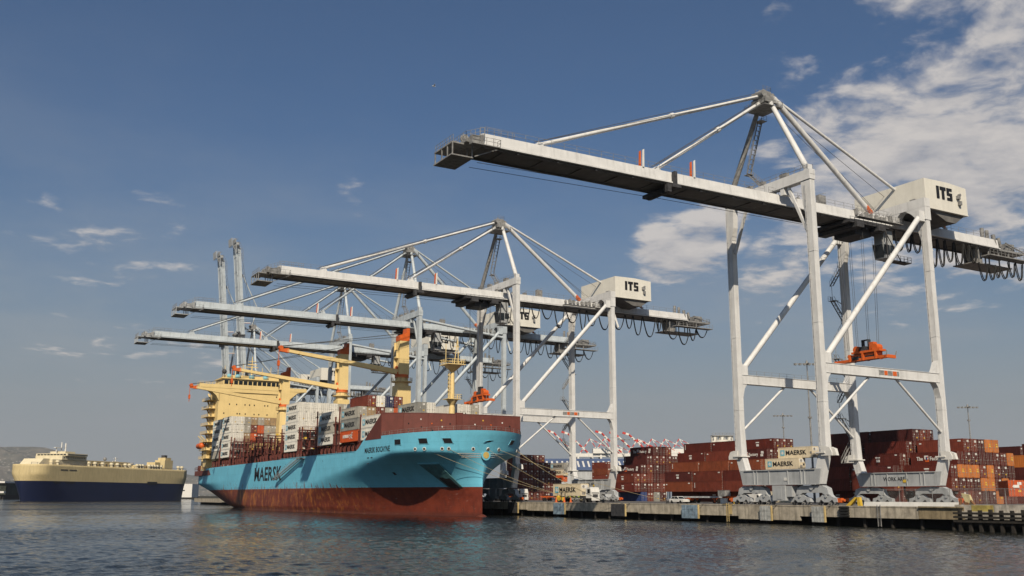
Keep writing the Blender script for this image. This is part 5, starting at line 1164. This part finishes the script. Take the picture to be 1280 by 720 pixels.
# ship's cargo ------------------------------------------------
SHG = 'containers stacked on the ship'
def sc(c, y0, ti, colour, bay, mk=None, base=14.9, H=2.95, reef=False, L=12.19, note=''):
    x = 92.25+c*2.45+1.22
    lab = '%s container, %s tier, %s row from the outboard side, %s' % (colour, TIER[ti], ORD[c], bay)
    container(x, y0+L/2, base+ti*H, colour, lab, L=L, H=2.88, mark=mk, group=SHG, reefer=False)
B1 = 'ship bay behind the breakwater'
for ti in (0,1): sc(0,223,ti,'white',B1,'line_star',reef=True)
for c in range(1,4):
    sc(c,223,1,'white',B1)
for c, col, rf in ((4,'grey',False),(5,'white',True),(8,'white',True),(9,'white',True),(10,'light grey',False)): sc(c,223,2,col,B1,'line_star' if c == 4 else None,base=15.3,reef=rf)
B2 = 'second ship bay'
for ti, col, mk in ((0,'bright orange','hsud'),(1,'grey','line_star'),(2,'light grey','line_star')): sc(0,237.7,ti,col,B2,mk)
for ti in (2,3):
    for c, col in enumerate((("tan","brown red","light grey","bright orange","navy"),("brown red","white","navy","brown red"))[ti-2]): sc(c+1,237.7,ti,col,B2,None,reef=False)
B3 = 'third ship bay'
for ti, col in ((0,'white'),(1,'light grey'),(2,'white')): sc(0,255.4,ti,col,B3,'line_star',reef=(ti != 1))
for c in range(1,6): sc(c,255.4,2,'white' if c != 3 else 'light grey',B3,reef=True)
for c in range(3,6): sc(c,255.4,3,'white',B3,'vert',reef=True)
B4 = 'high white ship bay amidships'
for ti in range(5):
    for c in range(6):
        if c > 1 and ti < 2: continue
        col = 'white' if not (c == 5 and ti == 4) else 'light grey'
        if ti == 2 and c == 4: col = 'navy'
        sc(c,285.7,ti,col,B4,'line_star' if c == 0 else None,base=14.2,H=2.88,reef=c < 5)
B5 = 'bay before the superstructure'
for ti in range(5):
    for c in range(7):
        if ti < 2 and c > 2: continue
        col = 'white' if c < 2 else {4:("light grey","tan","light grey","tan","tan"),3:("light grey","brown red","bright orange","light grey","light grey"),2:("tan","bright orange","brown red","light grey","white")}[ti if ti > 1 else 2][c-2]
        sc(c,363,ti,col,B5,'line_star' if c == 0 else None,reef=c < 2)
B6 = 'aftmost bay of the ship'
for ti in range(5): sc(0,377.4,ti,'white' if ti else 'light grey',B6,'line_star' if ti else None,H=2.9,reef=True)
B7 = 'bay by the aft post'
for c in (7,8,9): 
    for ti in (2,3): sc(c,345.5,ti,'white',B7,reef=True)

# ---------------------------------------------------------------- vehicles and gear on the quay
def wheels(mb, ys, xs, r=.5, w=.3):
    for y in ys:
        for x in xs: mb.tube((x-w/2,y,r),(x+w/2,y,r),r,n=14)
def truck(x, y, lab, load=None, chassis_mat=None, low=False):
    t = thing('container_truck', lab, 'truck', (x,y,0)); cw = 1.22
    m = MB(); m.prism([(-1.0,1.0),(1.15,1.0),(1.15,3.15),(.6,3.55),(-.65,3.5),(-1.05,2.4)],'x',-cw,cw); m.box(-1.15,1.15,-1.25,-1.05,.45,1.15)
    C = m.build('cab', K['paintwhite'], t)
    m = MB(); m.hexa([(-1.0,-1.09,2.15),(1.0,-1.09,2.15),(1.0,-.9,2.15),(-1.0,-.9,2.15)],[(-.95,-.76,3.2),(.95,-.76,3.2),(.95,-.6,3.2),(-.95,-.6,3.2)]); m.box(-cw-.02,-cw+.01,-.55,.55,2.1,3.1); m.box(cw-.01,cw+.02,-.55,.55,2.1,3.1); m.build('window', K['glass'], C)
    m = MB(); m.box(-.7,.7,-1.08,-1.0,1.25,1.9); m.build('grille', K['dark'], C)
    for s in (-.9,.9): m = MB(); m.box(s-.18,s+.18,-1.29,-1.24,.75,.98); m.build('headlight', K['house'], C)
    m = MB(); m.box(-.5,.5,-.9,3.6,.7,1.05); m.box(-.4,.4,3.0,15.6,1.05,1.4); 
    for y2 in (4.2,9.5,15.3): m.box(-1.15,1.15,y2-.12,y2+.12,1.25,1.5)
    m.build('chassis', chassis_mat or K['dark'], t)
    for ys in (-.2,2.4,3.6,11.8,13.1,14.4):
        m = MB(); wheels(m,(ys,),(-1.0,1.0)); m.build('wheel', K['tyre'], t)
    return t
truck(137.0, 198.4, 'white truck carrying the cream container beside the ship bow')
container(137.0, 198.4+9.6, 1.52, 'cream', 'cream container with a star sign riding on the white truck on the quay', mark='line_star', reefer=True, group='containers on trucks')
m = MB()
for k in range(6): m.box(-1.30,-1.22,3.9+k*1.9,4.5+k*1.9,1.2,1.45)
tag(m.build('light_strip', K['lime'], bpy.data.objects['container_truck'], (0,0,0)))
truck(150.0, 253.0, 'white truck with an empty orange chassis in the shade behind the bow', chassis_mat=K['orange'])
# row of parked chassis
def chassis_stack(x, y, n, lab, col):
    t = thing('trailer_chassis', lab, 'trailer', (x,y,0), 0, 'empty trailer chassis parked in a row')
    m = MB()
    for s in (-.45,.45): m.box(s-.09,s+.09,0,12.0,1.15,1.5)
    for k in range(7): m.box(-1.1,1.1,.1+k*1.95,.35+k*1.95,1.2,1.42)
    m.build('frame', col, t)
    m = MB(); m.bar((0,1.6,1.2),(0,1.2,.2),.25,.25); m.bar((-.6,9.3,1.1),(.6,9.3,.6),.2,.3); m.prism([(8.2,1.1),(11.6,1.1),(11.2,.6),(8.7,.6)],'x',-.5,.5); m.build('bogie_frame', K['orange'], t)
    for y2 in (9.0,10.3): m = MB(); wheels(m,(y2,),(-.95,.95)); m.build('wheel', K['tyre'], t)
chassis_stack(146.5, 165.0, 1, 'empty trailer chassis nearest to the white car, orange axles', K['grey'])
chassis_stack(149.6, 158.5, 1, 'empty trailer chassis between the white car and the crane wheels', K['orange'])
chassis_stack(152.8, 171.0, 1, 'empty trailer chassis in the second line behind the white car', K['orange'])
chassis_stack(146.5, 149.0, 1, 'empty trailer chassis beside the far wheels of the right crane', K['orange'])
chassis_stack(170.0, 262.0, 1, 'empty orange trailer chassis by the truck in the shade', K['orange'])
for (x, y, w_, l_, h_, z, c, lab) in ((149.0,166.0,1.6,2.2,1.2,1.5,'mid','grey hatch cover block lying on the chassis, left one'),(150.0,156.5,1.6,2.4,1.5,1.5,'grey','grey steel box lying on the chassis, next to the crane'),(145.0,150.5,1.1,2.6,.9,.0,'paintwhite','white tank lying beside the crane wheels'),(144.4,161.0,.9,1.2,1.0,0,'paintwhite','small white machine box behind the chassis'),(145.2,158.0,.9,1.0,.9,0,'yellow','small yellow machine box behind the chassis')):
    m = MB()
    if 'tank' in lab: m.tube((0,-l_/2,.55),(0,l_/2,.55),.5,n=14); m.box(-.5,.5,-.9,-.7,0,.4); m.box(-.5,.5,.7,.9,0,.4)
    else: m.box(-w_/2,w_/2,-l_/2,l_/2,.08,h_); m.box(-w_/2-.05,w_/2+.05,-l_/2-.05,l_/2+.05,h_,h_+.08); m.box(-w_/2,-w_/2+.2,-l_/2,l_/2,0,.08); m.box(w_/2-.2,w_/2,-l_/2,l_/2,0,.08); m.box(-w_/2-.04,-w_/2,-.06,.06,.1,h_)
    tag(m.build('steel_box' if 'tank' not in lab else 'tank', K[c], None, (x,y,z)), lab, 'box' if 'tank' not in lab else 'tank')
# car
t = thing('parked_car', 'white car parked on the quay left of the orange chassis', 'car', (134.9,164.0,0)); m = MB()
m.prism([(-2.25,.35),(2.2,.35),(2.25,.8),(1.7,.95),(-1.5,.92),(-2.25,.75)],'x',-.88,.88); m.prism([(-.95,.9),(1.9,.9),(1.35,1.42),(-.25,1.45)],'x',-.76,.76)
B_ = m.build('body', K['paintwhite'], t); m = MB(); m.prism([(-.75,.95),(.45,.95),(.45,1.36),(-.22,1.38)],'x',-.78,-.765); m.prism([(.55,.95),(1.7,.95),(1.28,1.35),(.55,1.36)],'x',-.78,-.765); m.hexa([(-.7,-.93,.96),(.7,-.93,.96),(.7,-.88,.96),(-.7,-.88,.96)],[(-.64,-.34,1.38),(.64,-.34,1.38),(.64,-.29,1.38),(-.64,-.29,1.38)]); m.build('window', K['glass'], B_)
for y in (-1.4,1.4):
    for x in (-.78,.78): m = MB(); m.tube((x-.1,y,.33),(x+.1,y,.33),.33,n=14); m.build('wheel', K['tyre'], t)
for s in (-.6,.6): m = MB(); m.box(s-.2,s+.2,-2.28,-2.2,.6,.74); m.build('headlight', K['house'], t)
# van partly behind the crane wheels
t = thing('parked_van', 'small light blue-white van between the chassis and the crane wheels', 'van', (141.6,148.3,0)); m = MB(); m.prism([(-2.3,.4),(2.3,.4),(2.3,1.9),(-1.2,1.95),(-1.9,1.2),(-2.3,1.1)],'x',-.9,.9); m.build('body', K['paintwhite'], t)
m = MB(); m.prism([(-1.7,1.2),(-.9,1.2),(-.9,1.75),(-1.2,1.75)],'x',-.93,-.905); m.build('window', K['glass'], t)
for y in (-1.4,1.4):
    m = MB(); wheels(m,(y,),(-.8,.8),.34,.2); m.build('wheel', K['tyre'], t)
# forklift-like yellow machine, cones
t = thing('forklift', 'yellow forklift parked behind the truck trailer', 'forklift', (133.5,200.5+6.5,0)); m = MB(); m.box(-.6,.6,-1.0,1.1,.35,1.2); m.box(-.55,.55,.5,1.1,1.2,1.6); m.build('body', K['yellow'], t)
m = MB(); 
for x in (-.5,.5): m.bar((x,-1.15,.1),(x,-1.15,2.6),.12,.16); m.bar((x,-.8,1.2),(x,-.6,2.3),.07,.07); m.bar((x,.8,1.5),(x,.6,2.3),.07,.07); m.box(x*.6-.06,x*.6+.06,-2.2,-1.2,.1,.16)
m.box(-.6,.6,-.75,.75,2.3,2.36); m.build('mast', K['dark'], t)
for y in (-.75,.75): m = MB(); wheels(m,(y,),(-.55,.55),.32,.2); m.build('wheel', K['tyre'], t)
for k, (x, y, lab) in enumerate(((131.0,205.2,'orange traffic cone behind the truck trailer, left one'),(131.6,202.6,'orange traffic cone behind the truck trailer, middle one'),(132.0,200.4,'orange traffic cone under the truck trailer'))):
    m = MB(); m.tube((0,0,.05),(0,0,1.3),.30,.05,n=12,mi=0); m.box(-.38,.38,-.38,.38,0,.06,0); m.tube((0,0,.55),(0,0,.8),.195,.14,n=12,mi=1); tag(m.build('traffic_cone', [K['orange'], K['paintwhite']], None, (x,y,0)), lab, 'cone', 'traffic cones by the truck')
# lime yellow yard machine at the right edge
t = thing('straddle_legs', 'lime yellow straddle frame legs in front of the bright orange container', 'yard machine', (149.5,88.0,0))
for y in (-2.3,2.0): m = MB(); m.hexa([(-.3,y-.5,.9),(.3,y-.5,.9),(.3,y+.5,.9),(-.3,y+.5,.9)],[(-.3,y-.2,2.7),(.3,y-.2,2.7),(.3,y+1.0,3.2),(-.3,y+1.0,3.2)]); m.box(-.3,.3,y-.7,y+.7,.5,.9); m.build('leg', K['lime'], t); m = MB(); wheels(m,(y-.4,y+.5),(0,),.5,.35); m.build('wheel', K['tyre'], t)
m = MB(); m.box(-.25,.25,-.9,.5,.5,2.0); m.build('engine_box', K['yellow'], t)
# ---------------------------------------------------------------- light masts, silo, warehouse, far cranes
def light_mast(x, y, h, lab, heads=4):
    t = thing('light_mast', lab, 'light mast', (x,y,0), 0, 'tall light masts in the yard'); m = MB(); m.tube((0,0,0),(0,0,h),.32,.14,n=8)
    for z in (.35,.6,.85): m.box(-.45,.45,-.3,.3,h*z,h*z+.5)
    m.build('pole', K['mid'], t); m = MB(); m.bar((-2.6,1.6,h),(2.6,-1.6,h),.16,.16); m.bar((-1.2,-1.9,h),(1.2,1.9,h),.16,.16)
    for k in range(6): a = -2.6+k*1.04; m.box(a-.3,a+.3,-a*.615-.3,-a*.615+.3,h-.35,h+.15)
    m.tube((0,0,h),(0,0,h+.9),.4,.2,n=8); m.build('lamp_head', K['mid'], t)
from math import sin, cos
def place(u, d):   # a point at depth d metres along the view, u = tangent to the right
    r = u*d; return (r*cos(YAW)+d*sin(YAW), -r*sin(YAW)+d*cos(YAW))
P_ = lambda px, d: place((px-640)/1235.6/cos(PITCH)*1.0, d)
x, y = P_(1003,262); light_mast(x,y,36.2,'tallest light mast, between the legs of the right crane')
x, y = P_(970,360); light_mast(x,y,30.4,'light mast standing left of the tallest one')
x, y = P_(1196,330); light_mast(x,y,31.0,'light mast right of the nearest crane, above the stacked containers')
x, y = P_(634,520); light_mast(x,y,26,'small far light mast')
x, y = P_(776,560); light_mast(x,y,33,'far light mast among the red and white cranes')
x, y = P_(895,900); t = thing('silo_tower', 'pale silo tower rising behind the dark red containers', 'silo', (x,y,0), -YAW)
m = MB(); m.tube((0,0,0),(0,0,52),7.5,n=14); [m.tube((a,0,0),(a,0,55.5),3.2,n=12) for a in (-7,0,7)]; m.build('silo_body', K['house'], t); m = MB(); m.box(-9.5,9.5,-4,4,55.5,56.2); [m.box(-9+k*3.2,-8+k*3.2,-4.1,-4.0,52.5,54.5) for k in range(6)]; m.rail([(-9.5,-4,56.2),(9.5,-4,56.2)],2,3,.12); m.build('roof_gallery', K['mid'], t)
x, y = P_(728,600); t = thing('warehouse', 'long blue-roofed warehouse with pale skylight strips behind the yard', 'warehouse', (x,y,0), -YAW-.06)
m = MB(); m.box(-30,32,0,40,0,17); m.build('wall', K['grey'], t); rf = MB(); rf.hexa([(-31,-1,17.0),(33,-1,17.0),(33,20,24.2),(-31,20,24.2)],[(-31,-1,17.4),(33,-1,17.4),(33,20,24.6),(-31,20,24.6)]); rf.hexa([(-31,20.1,24.2),(33,20.1,24.2),(33,41,17),(-31,41,17)],[(-31,20.1,24.6),(33,20.1,24.6),(33,41,17.4),(-31,41,17.4)])
RF = rf.build('roof', pmat('roof_blue', (.09,.13,.24), .6, .1, .1), t)
for k in range(20):
    a = -29+k*3.15; m = MB(); m.hexa([(a,4,18.75),(a+1.1,4,18.75),(a+.3,15,22.5),(a-.8,15,22.5)],[(a,4,19.2),(a+1.1,4,19.2),(a+.3,15,22.95),(a-.8,15,22.95)]); m.build('skylight', K['paintwhite'], RF)
# red and white cranes at the next terminal
def striped(m, p, q, w, n):
    p = Vector(p); q = Vector(q)
    for k in range(n): m.bar(p.lerp(q,k/n), p.lerp(q,(k+1)/n), w, w, mi=k % 2)
def far_crane(px, d, topv, lab):
    s = d/800.0; x, y = P_(px, d); t = thing('far_container_crane', lab, 'crane', (x,y,0), -YAW, 'red and white cranes at the next terminal')
    hb = 34*s; m = MB()
    for a in (-12,-9): 
        for c in (-7,7): m.bar((a*s if a == -12 else 6*s,c*s,0),(a*s if a == -12 else 6*s,c*s,hb),1.4*s,1.4*s)
    m.build('leg', K['paintwhite'], t)
    m = MB(); m.box(-14*s,26*s,-3*s,3*s,hb-1.5*s,hb+1.2*s); m.box(0,12*s,-5*s,5*s,hb+1.2*s,hb+5*s); m.build('girder', K['paintwhite'], t)
    m = MB(); h = topv
    for c in (-2.2,2.2): striped(m,(-13*s,c*s,hb),(-31*s,c*s,h),.85*s,8); 
    for k in range(8): f = k/8; a = Vector((-13*s-18*s*f,0,hb+(h-hb)*f)); m.bar(a+Vector((0,-2.2*s,0)),a+Vector((-2*s,2.2*s,(h-hb)/8)),.4*s,.4*s,mi=k % 2)
    striped(m,(-31*s,0,h),(-36*s,0,h+1.5*s),1.6*s,2); m.build('raised_boom', [K['paintwhite'], K['red']], t)
    m = MB()
    striped(m,(-11*s,0,hb),(-2*s,0,hb+13*s),.7*s,6); striped(m,(-2*s,0,hb+13*s),(22*s,0,hb+1*s),.45*s,8); striped(m,(-2*s,0,hb+13*s),(6*s,0,hb),.5*s,4); m.build('mast', [K['paintwhite'], K['red']], t)
for k, (px, d, h) in enumerate(((738,960,62),(755,990,63),(796,940,60.5),(813,965,61),(829,985,62),(846,1040,58))):
    far_crane(px, d, h, 'red and white far crane with raised boom, %s from the left' % ORD[k])
x, y = P_(18,1150); t = thing('crawler_crane', 'thin orange crane boom rising at the left edge beside the cream and blue ship', 'crane', (x,y,0), -YAW)
m = MB(); 
for c in (-1,1): m.bar((2,c,0),(-18,c,44),.7,.7)
for k in range(14): f = k/14; a = Vector((2-20*f,0,44*f)); m.bar(a+Vector((0,-1,0)),a+Vector((-1.4,1,3.1)),.4,.4)
m.build('lattice_boom', K['orange'], t); m = MB(); m.bar((-18,0,44),(-27,0,53),.8,.8); m.bar((-18,0,44),(-10,0,51),.6,.6); m.build('jib', K['orange'], t); m = MB(); m.box(0,7,-3,3,0,5); m.build('machine_body', K['orange'], t)

# ---------------------------------------------------------------- the car carrier
x0c, y0c = 925*math.sin(math.radians(4.0)), 925*math.cos(math.radians(4.0)); Lc = 204.0; ang = math.radians(43)
cc = thing('car_carrier', 'high-sided car carrier with cream upper hull and dark blue lower hull, at the left', 'ship', (x0c,y0c,WL), ang)
HW = 17.0; SCZ = 1.0
def cb(u, z):    # half breadth
    k = min(1,max(0,z/22)); e = 1-(1-min(1,u/(46-30*k)))**2.2 if u < 46 else 1; b = HW*max(0,e)**(.75-.2*k)
    if u > Lc-25: b *= 1-.35*((u-Lc+25)/25)**2*(1-k)
    return max(.05,b)
def cstem(z): return 3.5*(1-min(1,z/13)) if z < 13 else -1.5*min(1,(z-13)/8)+0
m = MB(); NU, NZc = 60, 20; HZ = 29.8; gi = {}
for s in (-1,1):
    for i in range(NU+1):
        for j in range(NZc+1):
            z = -1+(HZ+1)*j/NZc; z2 = 16.2 if abs(z-16.2) < .78 else z; us = cstem(z2); u = us+(Lc-us)*(i/NU)**1.6; gi[s,i,j] = len(m.v); m.v.append((u, s*cb(u-us,z2)-0, z2))
for s in (-1,1):
    for i in range(NU):
        for j in range(NZc):
            q = (gi[s,i,j],gi[s,i+1,j],gi[s,i+1,j+1],gi[s,i,j+1]); zc_ = m.v[q[2]][2]; m.f.append(q if s < 0 else q[::-1]); m.m.append(0 if zc_ > 16.25 else 1); m.sm.append(True)
for i in range(NU): m.f.append((gi[-1,i,NZc],gi[-1,i+1,NZc],gi[1,i+1,NZc],gi[1,i,NZc])); m.m.append(0); m.sm.append(False)
for j in range(NZc): m.f.append((gi[-1,NU,j],gi[1,NU,j],gi[1,NU,j+1],gi[-1,NU,j+1])); m.m.append(0 if m.v[gi[1,NU,j+1]][2] > 16.25 else 1); m.sm.append(False)
K['ccream'] = pmat('carrier_cream', (.70,.57,.31), .6, .08, .05, streak=.45, rust=.1); K['cblue'] = pmat('carrier_blue', (.006,.013,.055), .5, .1, .05, streak=.2)
CH = m.build('hull', [K['ccream'], K['cblue']], cc)
m = MB(); me, w0 = text_mesh('MORNING', 2.2, .04, 1)
hy = lambda u, z: -cb(u-cstem(z), z)
for (a, b, z0_, z1_) in ((Lc-62,Lc-47,14.8,17.6),(19,26.5,14.4,16.1),(33,44,14.4,16.1)): m.add([(a,hy(a,17)-.25,z0_),(b,hy(b,17)-.25,z0_),(b,hy(b,17)-.25,z1_),(a,hy(a,17)-.25,z1_)],[(0,1,2,3)]); 
m.build('side_port', K['ink'], CH)
m = MB(); a = 26.0
for k in range(12): b = a+1.15; yk = hy(a,34)-.15; m.add([(a,yk,25.0),(b,hy(b,34)-.15,25.0),(b,hy(b,34)-.15,26.2),(a,yk,26.2)],[(0,1,2,3)]); a += 1.5 if k != 5 else 3
m.build('name_lettering', K['dark'], CH)
m = MB(); m.box(20,62,-13,13,HZ,HZ+4.5); m.box(30,60,-14,14,HZ+4.5,HZ+8); m.box(33,58,-16.5,16.5,HZ+8,HZ+10); m.box(40,52,-8,8,HZ+10,HZ+12); m.prism([(8,HZ),(20,HZ),(20,HZ+5),(13,HZ+5)],'y',-10,10)
m.build('deckhouse', K['crust'], cc)
for k in range(16): m = MB(); m.box(34+k*1.5,35.1+k*1.5,-16.6,-16.48,HZ+8.5,HZ+9.4); m.build('window', K['glass'], cc)
for k in range(10): m = MB(); m.box(32+k*2.7,33+k*2.7,-14.1,-13.98,HZ+6,HZ+6.9); m.build('window', K['glass'], cc)
m = MB(); m.tube((44,0,HZ+12),(44,0,HZ+20),.5,n=6); m.tube((49,0,HZ+12),(49,0,HZ+19.5),.7,n=6); m.bar((44,0,HZ+16),(49,0,HZ+16),.3,.3); m.build('mast', K['paintwhite'], cc)
m = MB(); m.box(36,43,-1,1,HZ+15,HZ+15.5); m.tube((38,0,HZ+10),(38,0,HZ+15),.4,n=6); m.build('radar_mast', K['paintwhite'], cc)
m = MB(); m.tube((108,-6,HZ),(108,-6,HZ+9.5),.5,n=6); m.box(104,112,-6.3,-5.7,HZ+5.5,HZ+6); m.box(105.5,110.5,-6.3,-5.7,HZ+8,HZ+8.4); m.build('mast', K['paintwhite'], cc)
for k in range(9): m = MB(); m.box(32.85,32.98,-15+k*3.4,-12.4+k*3.4,HZ+8.5,HZ+9.5); m.build('window', K['glass'], cc)
for k in range(26): m = MB(); u_ = 64+k*4.6; m.box(u_,u_+1.6,-9.3 if u_ < 125 else -7.3,-9.02 if u_ < 125 else -7.02,HZ+1.2,HZ+2.6); m.build('vent_louvre', K['dark'], cc) if u_ < 123 or 140 < u_ < 170 else None
m = MB(); m.box(66,125,-9,9,HZ,HZ+5.2); m.box(140,172,-7,8,HZ,HZ+3.4); m.box(Lc-50,Lc-42,-15.5,-6,HZ,HZ+6.5); m.box(Lc-35,Lc-22,-15.5,-4,HZ,HZ+9); m.box(Lc-33,Lc-24,-14.5,-6,HZ+9,HZ+11.5); m.box(68,124,-9.2,-9,HZ+4.4,HZ+5.0); m.build('upper_deck', K['ccream'], cc)
m = MB(); m.box(Lc-31,Lc-27,-12,-8,HZ+11.5,HZ+14); m.build('exhaust_pipe', K['dark'], cc)
for k, u in enumerate((24,62,70,80,92,100,111,117,128,132,136,146,150,154,158,Lc-40,Lc-12,Lc-6)):
    m = MB(); m.tube((u,-15.0,HZ),(u,-15.0,HZ+2.2),1.3,n=12); m.tube((u,-15.0,HZ+2.2),(u,-15,HZ+3.9),1.9,1.6,n=12); m.build('ventilator', K['crust'], cc)
m = MB(); m.rail([(1,-9,HZ),(14,-15,HZ),(Lc-1,-16.6,HZ)],1.6,5,.12); m.sphere((96,-4,HZ+7.5),1.7,10); m.sphere((132,-6,HZ+4),1.6,10); m.build('railing', K['mid'], cc)
# pier with white shed behind the car carrier, low buildings at its stern
x, y = P_(-60,1190); t = thing('pier_shed', 'dark pier with a white-edged roof at the left edge', 'shed', (x,y,WL), -YAW)
m = MB(); m.box(-40,95,-8,40,18.6,20.6); m.build('roof', K['paintwhite'], t); m = MB(); m.box(-40,95,-4,40,5,18.6); m.build('wall', pmat('pier_dark', (.035,.045,.035), .8, .6, .08), t); m = MB(); [m.box(-40+k*4,-38.8+k*4,-10,-8,0,5) for k in range(34)]; m.box(-40,95,-8,40,0,5); m.box(-40,95,-10.4,-8,4.4,5.2); m.build('pier_deck', K['black'], t)
m = MB(); m.box(76,98,-14,-9,7,9); m.box(79,85,-14,-10,9,11); m.build('white_launch', K['paintwhite'], t)
x, y = P_(232,1420); t = thing('harbour_office', 'white harbour building with dark windows between the two ships', 'building', (x,y,WL), -YAW)
m = MB(); m.box(-14,30,0,30,2.5,14); m.box(-8,30,0,30,14,21); m.build('wall', K['paintwhite'], t); m = MB(); m.box(-4,14,-.2,-.05,16,19.5); m.box(-10,20,-.2,-.05,11.2,12.6); m.box(-2,6,-.25,-.05,3.5,8.5); m.build('window', K['glass'], t); m = MB(); m.box(-60,40,-6,0,-1,2.5); m.build('pier_base', K['black'], t)
# gull
g = thing('gull', 'small gull gliding high in the blue sky', 'bird', (150*sin(YAW)-0,150*cos(YAW),0)); d_ = Vector(P_(537,150)+(0,)); g.location = (d_.x, d_.y, 66.3)
m = MB(); m.sphere((0,0,0),.11,8,0,.9); m.tube((0,.05,0),(.32,0,.0),.1,.02,n=8); m.tube((0,0,0),(-.3,0,.02),.1,.05,n=8); m.hexa([(-.12,0,.02),(.12,0,.02),(.02,.55,.16),(-.1,.55,.16)],[(-.12,0,.05),(.12,0,.05),(.02,.55,.18),(-.1,.55,.18)]); m.hexa([(-.1,-.55,.16),(.02,-.55,.16),(.12,0,.02),(-.12,0,.02)],[(-.1,-.55,.18),(.02,-.55,.18),(.12,0,.05),(-.12,0,.05)]); m.build('body', K['paintwhite'], g)
# ---------------------------------------------------------------- haze
HAZE = 4e-5
if HAZE > 0:
    m = MB(); m.box(-16000,16000,-4000,17000,-20,1100); hz_ = bpy.data.materials.new('haze'); hz_.use_nodes = True; t = hz_.node_tree; t.nodes.clear()
    pv = t.nodes.new('ShaderNodeVolumePrincipled'); pv.inputs['Density'].default_value = HAZE; pv.inputs['Color'].default_value = (.80,.84,.92,1); pv.inputs['Anisotropy'].default_value = .35
    ou = t.nodes.new('ShaderNodeOutputMaterial'); t.links.new(pv.outputs[0], ou.inputs['Volume']); tag(m.build('haze', hz_), kind='stuff')
print('containers', NC[0], 'objects', len(bpy.data.objects))
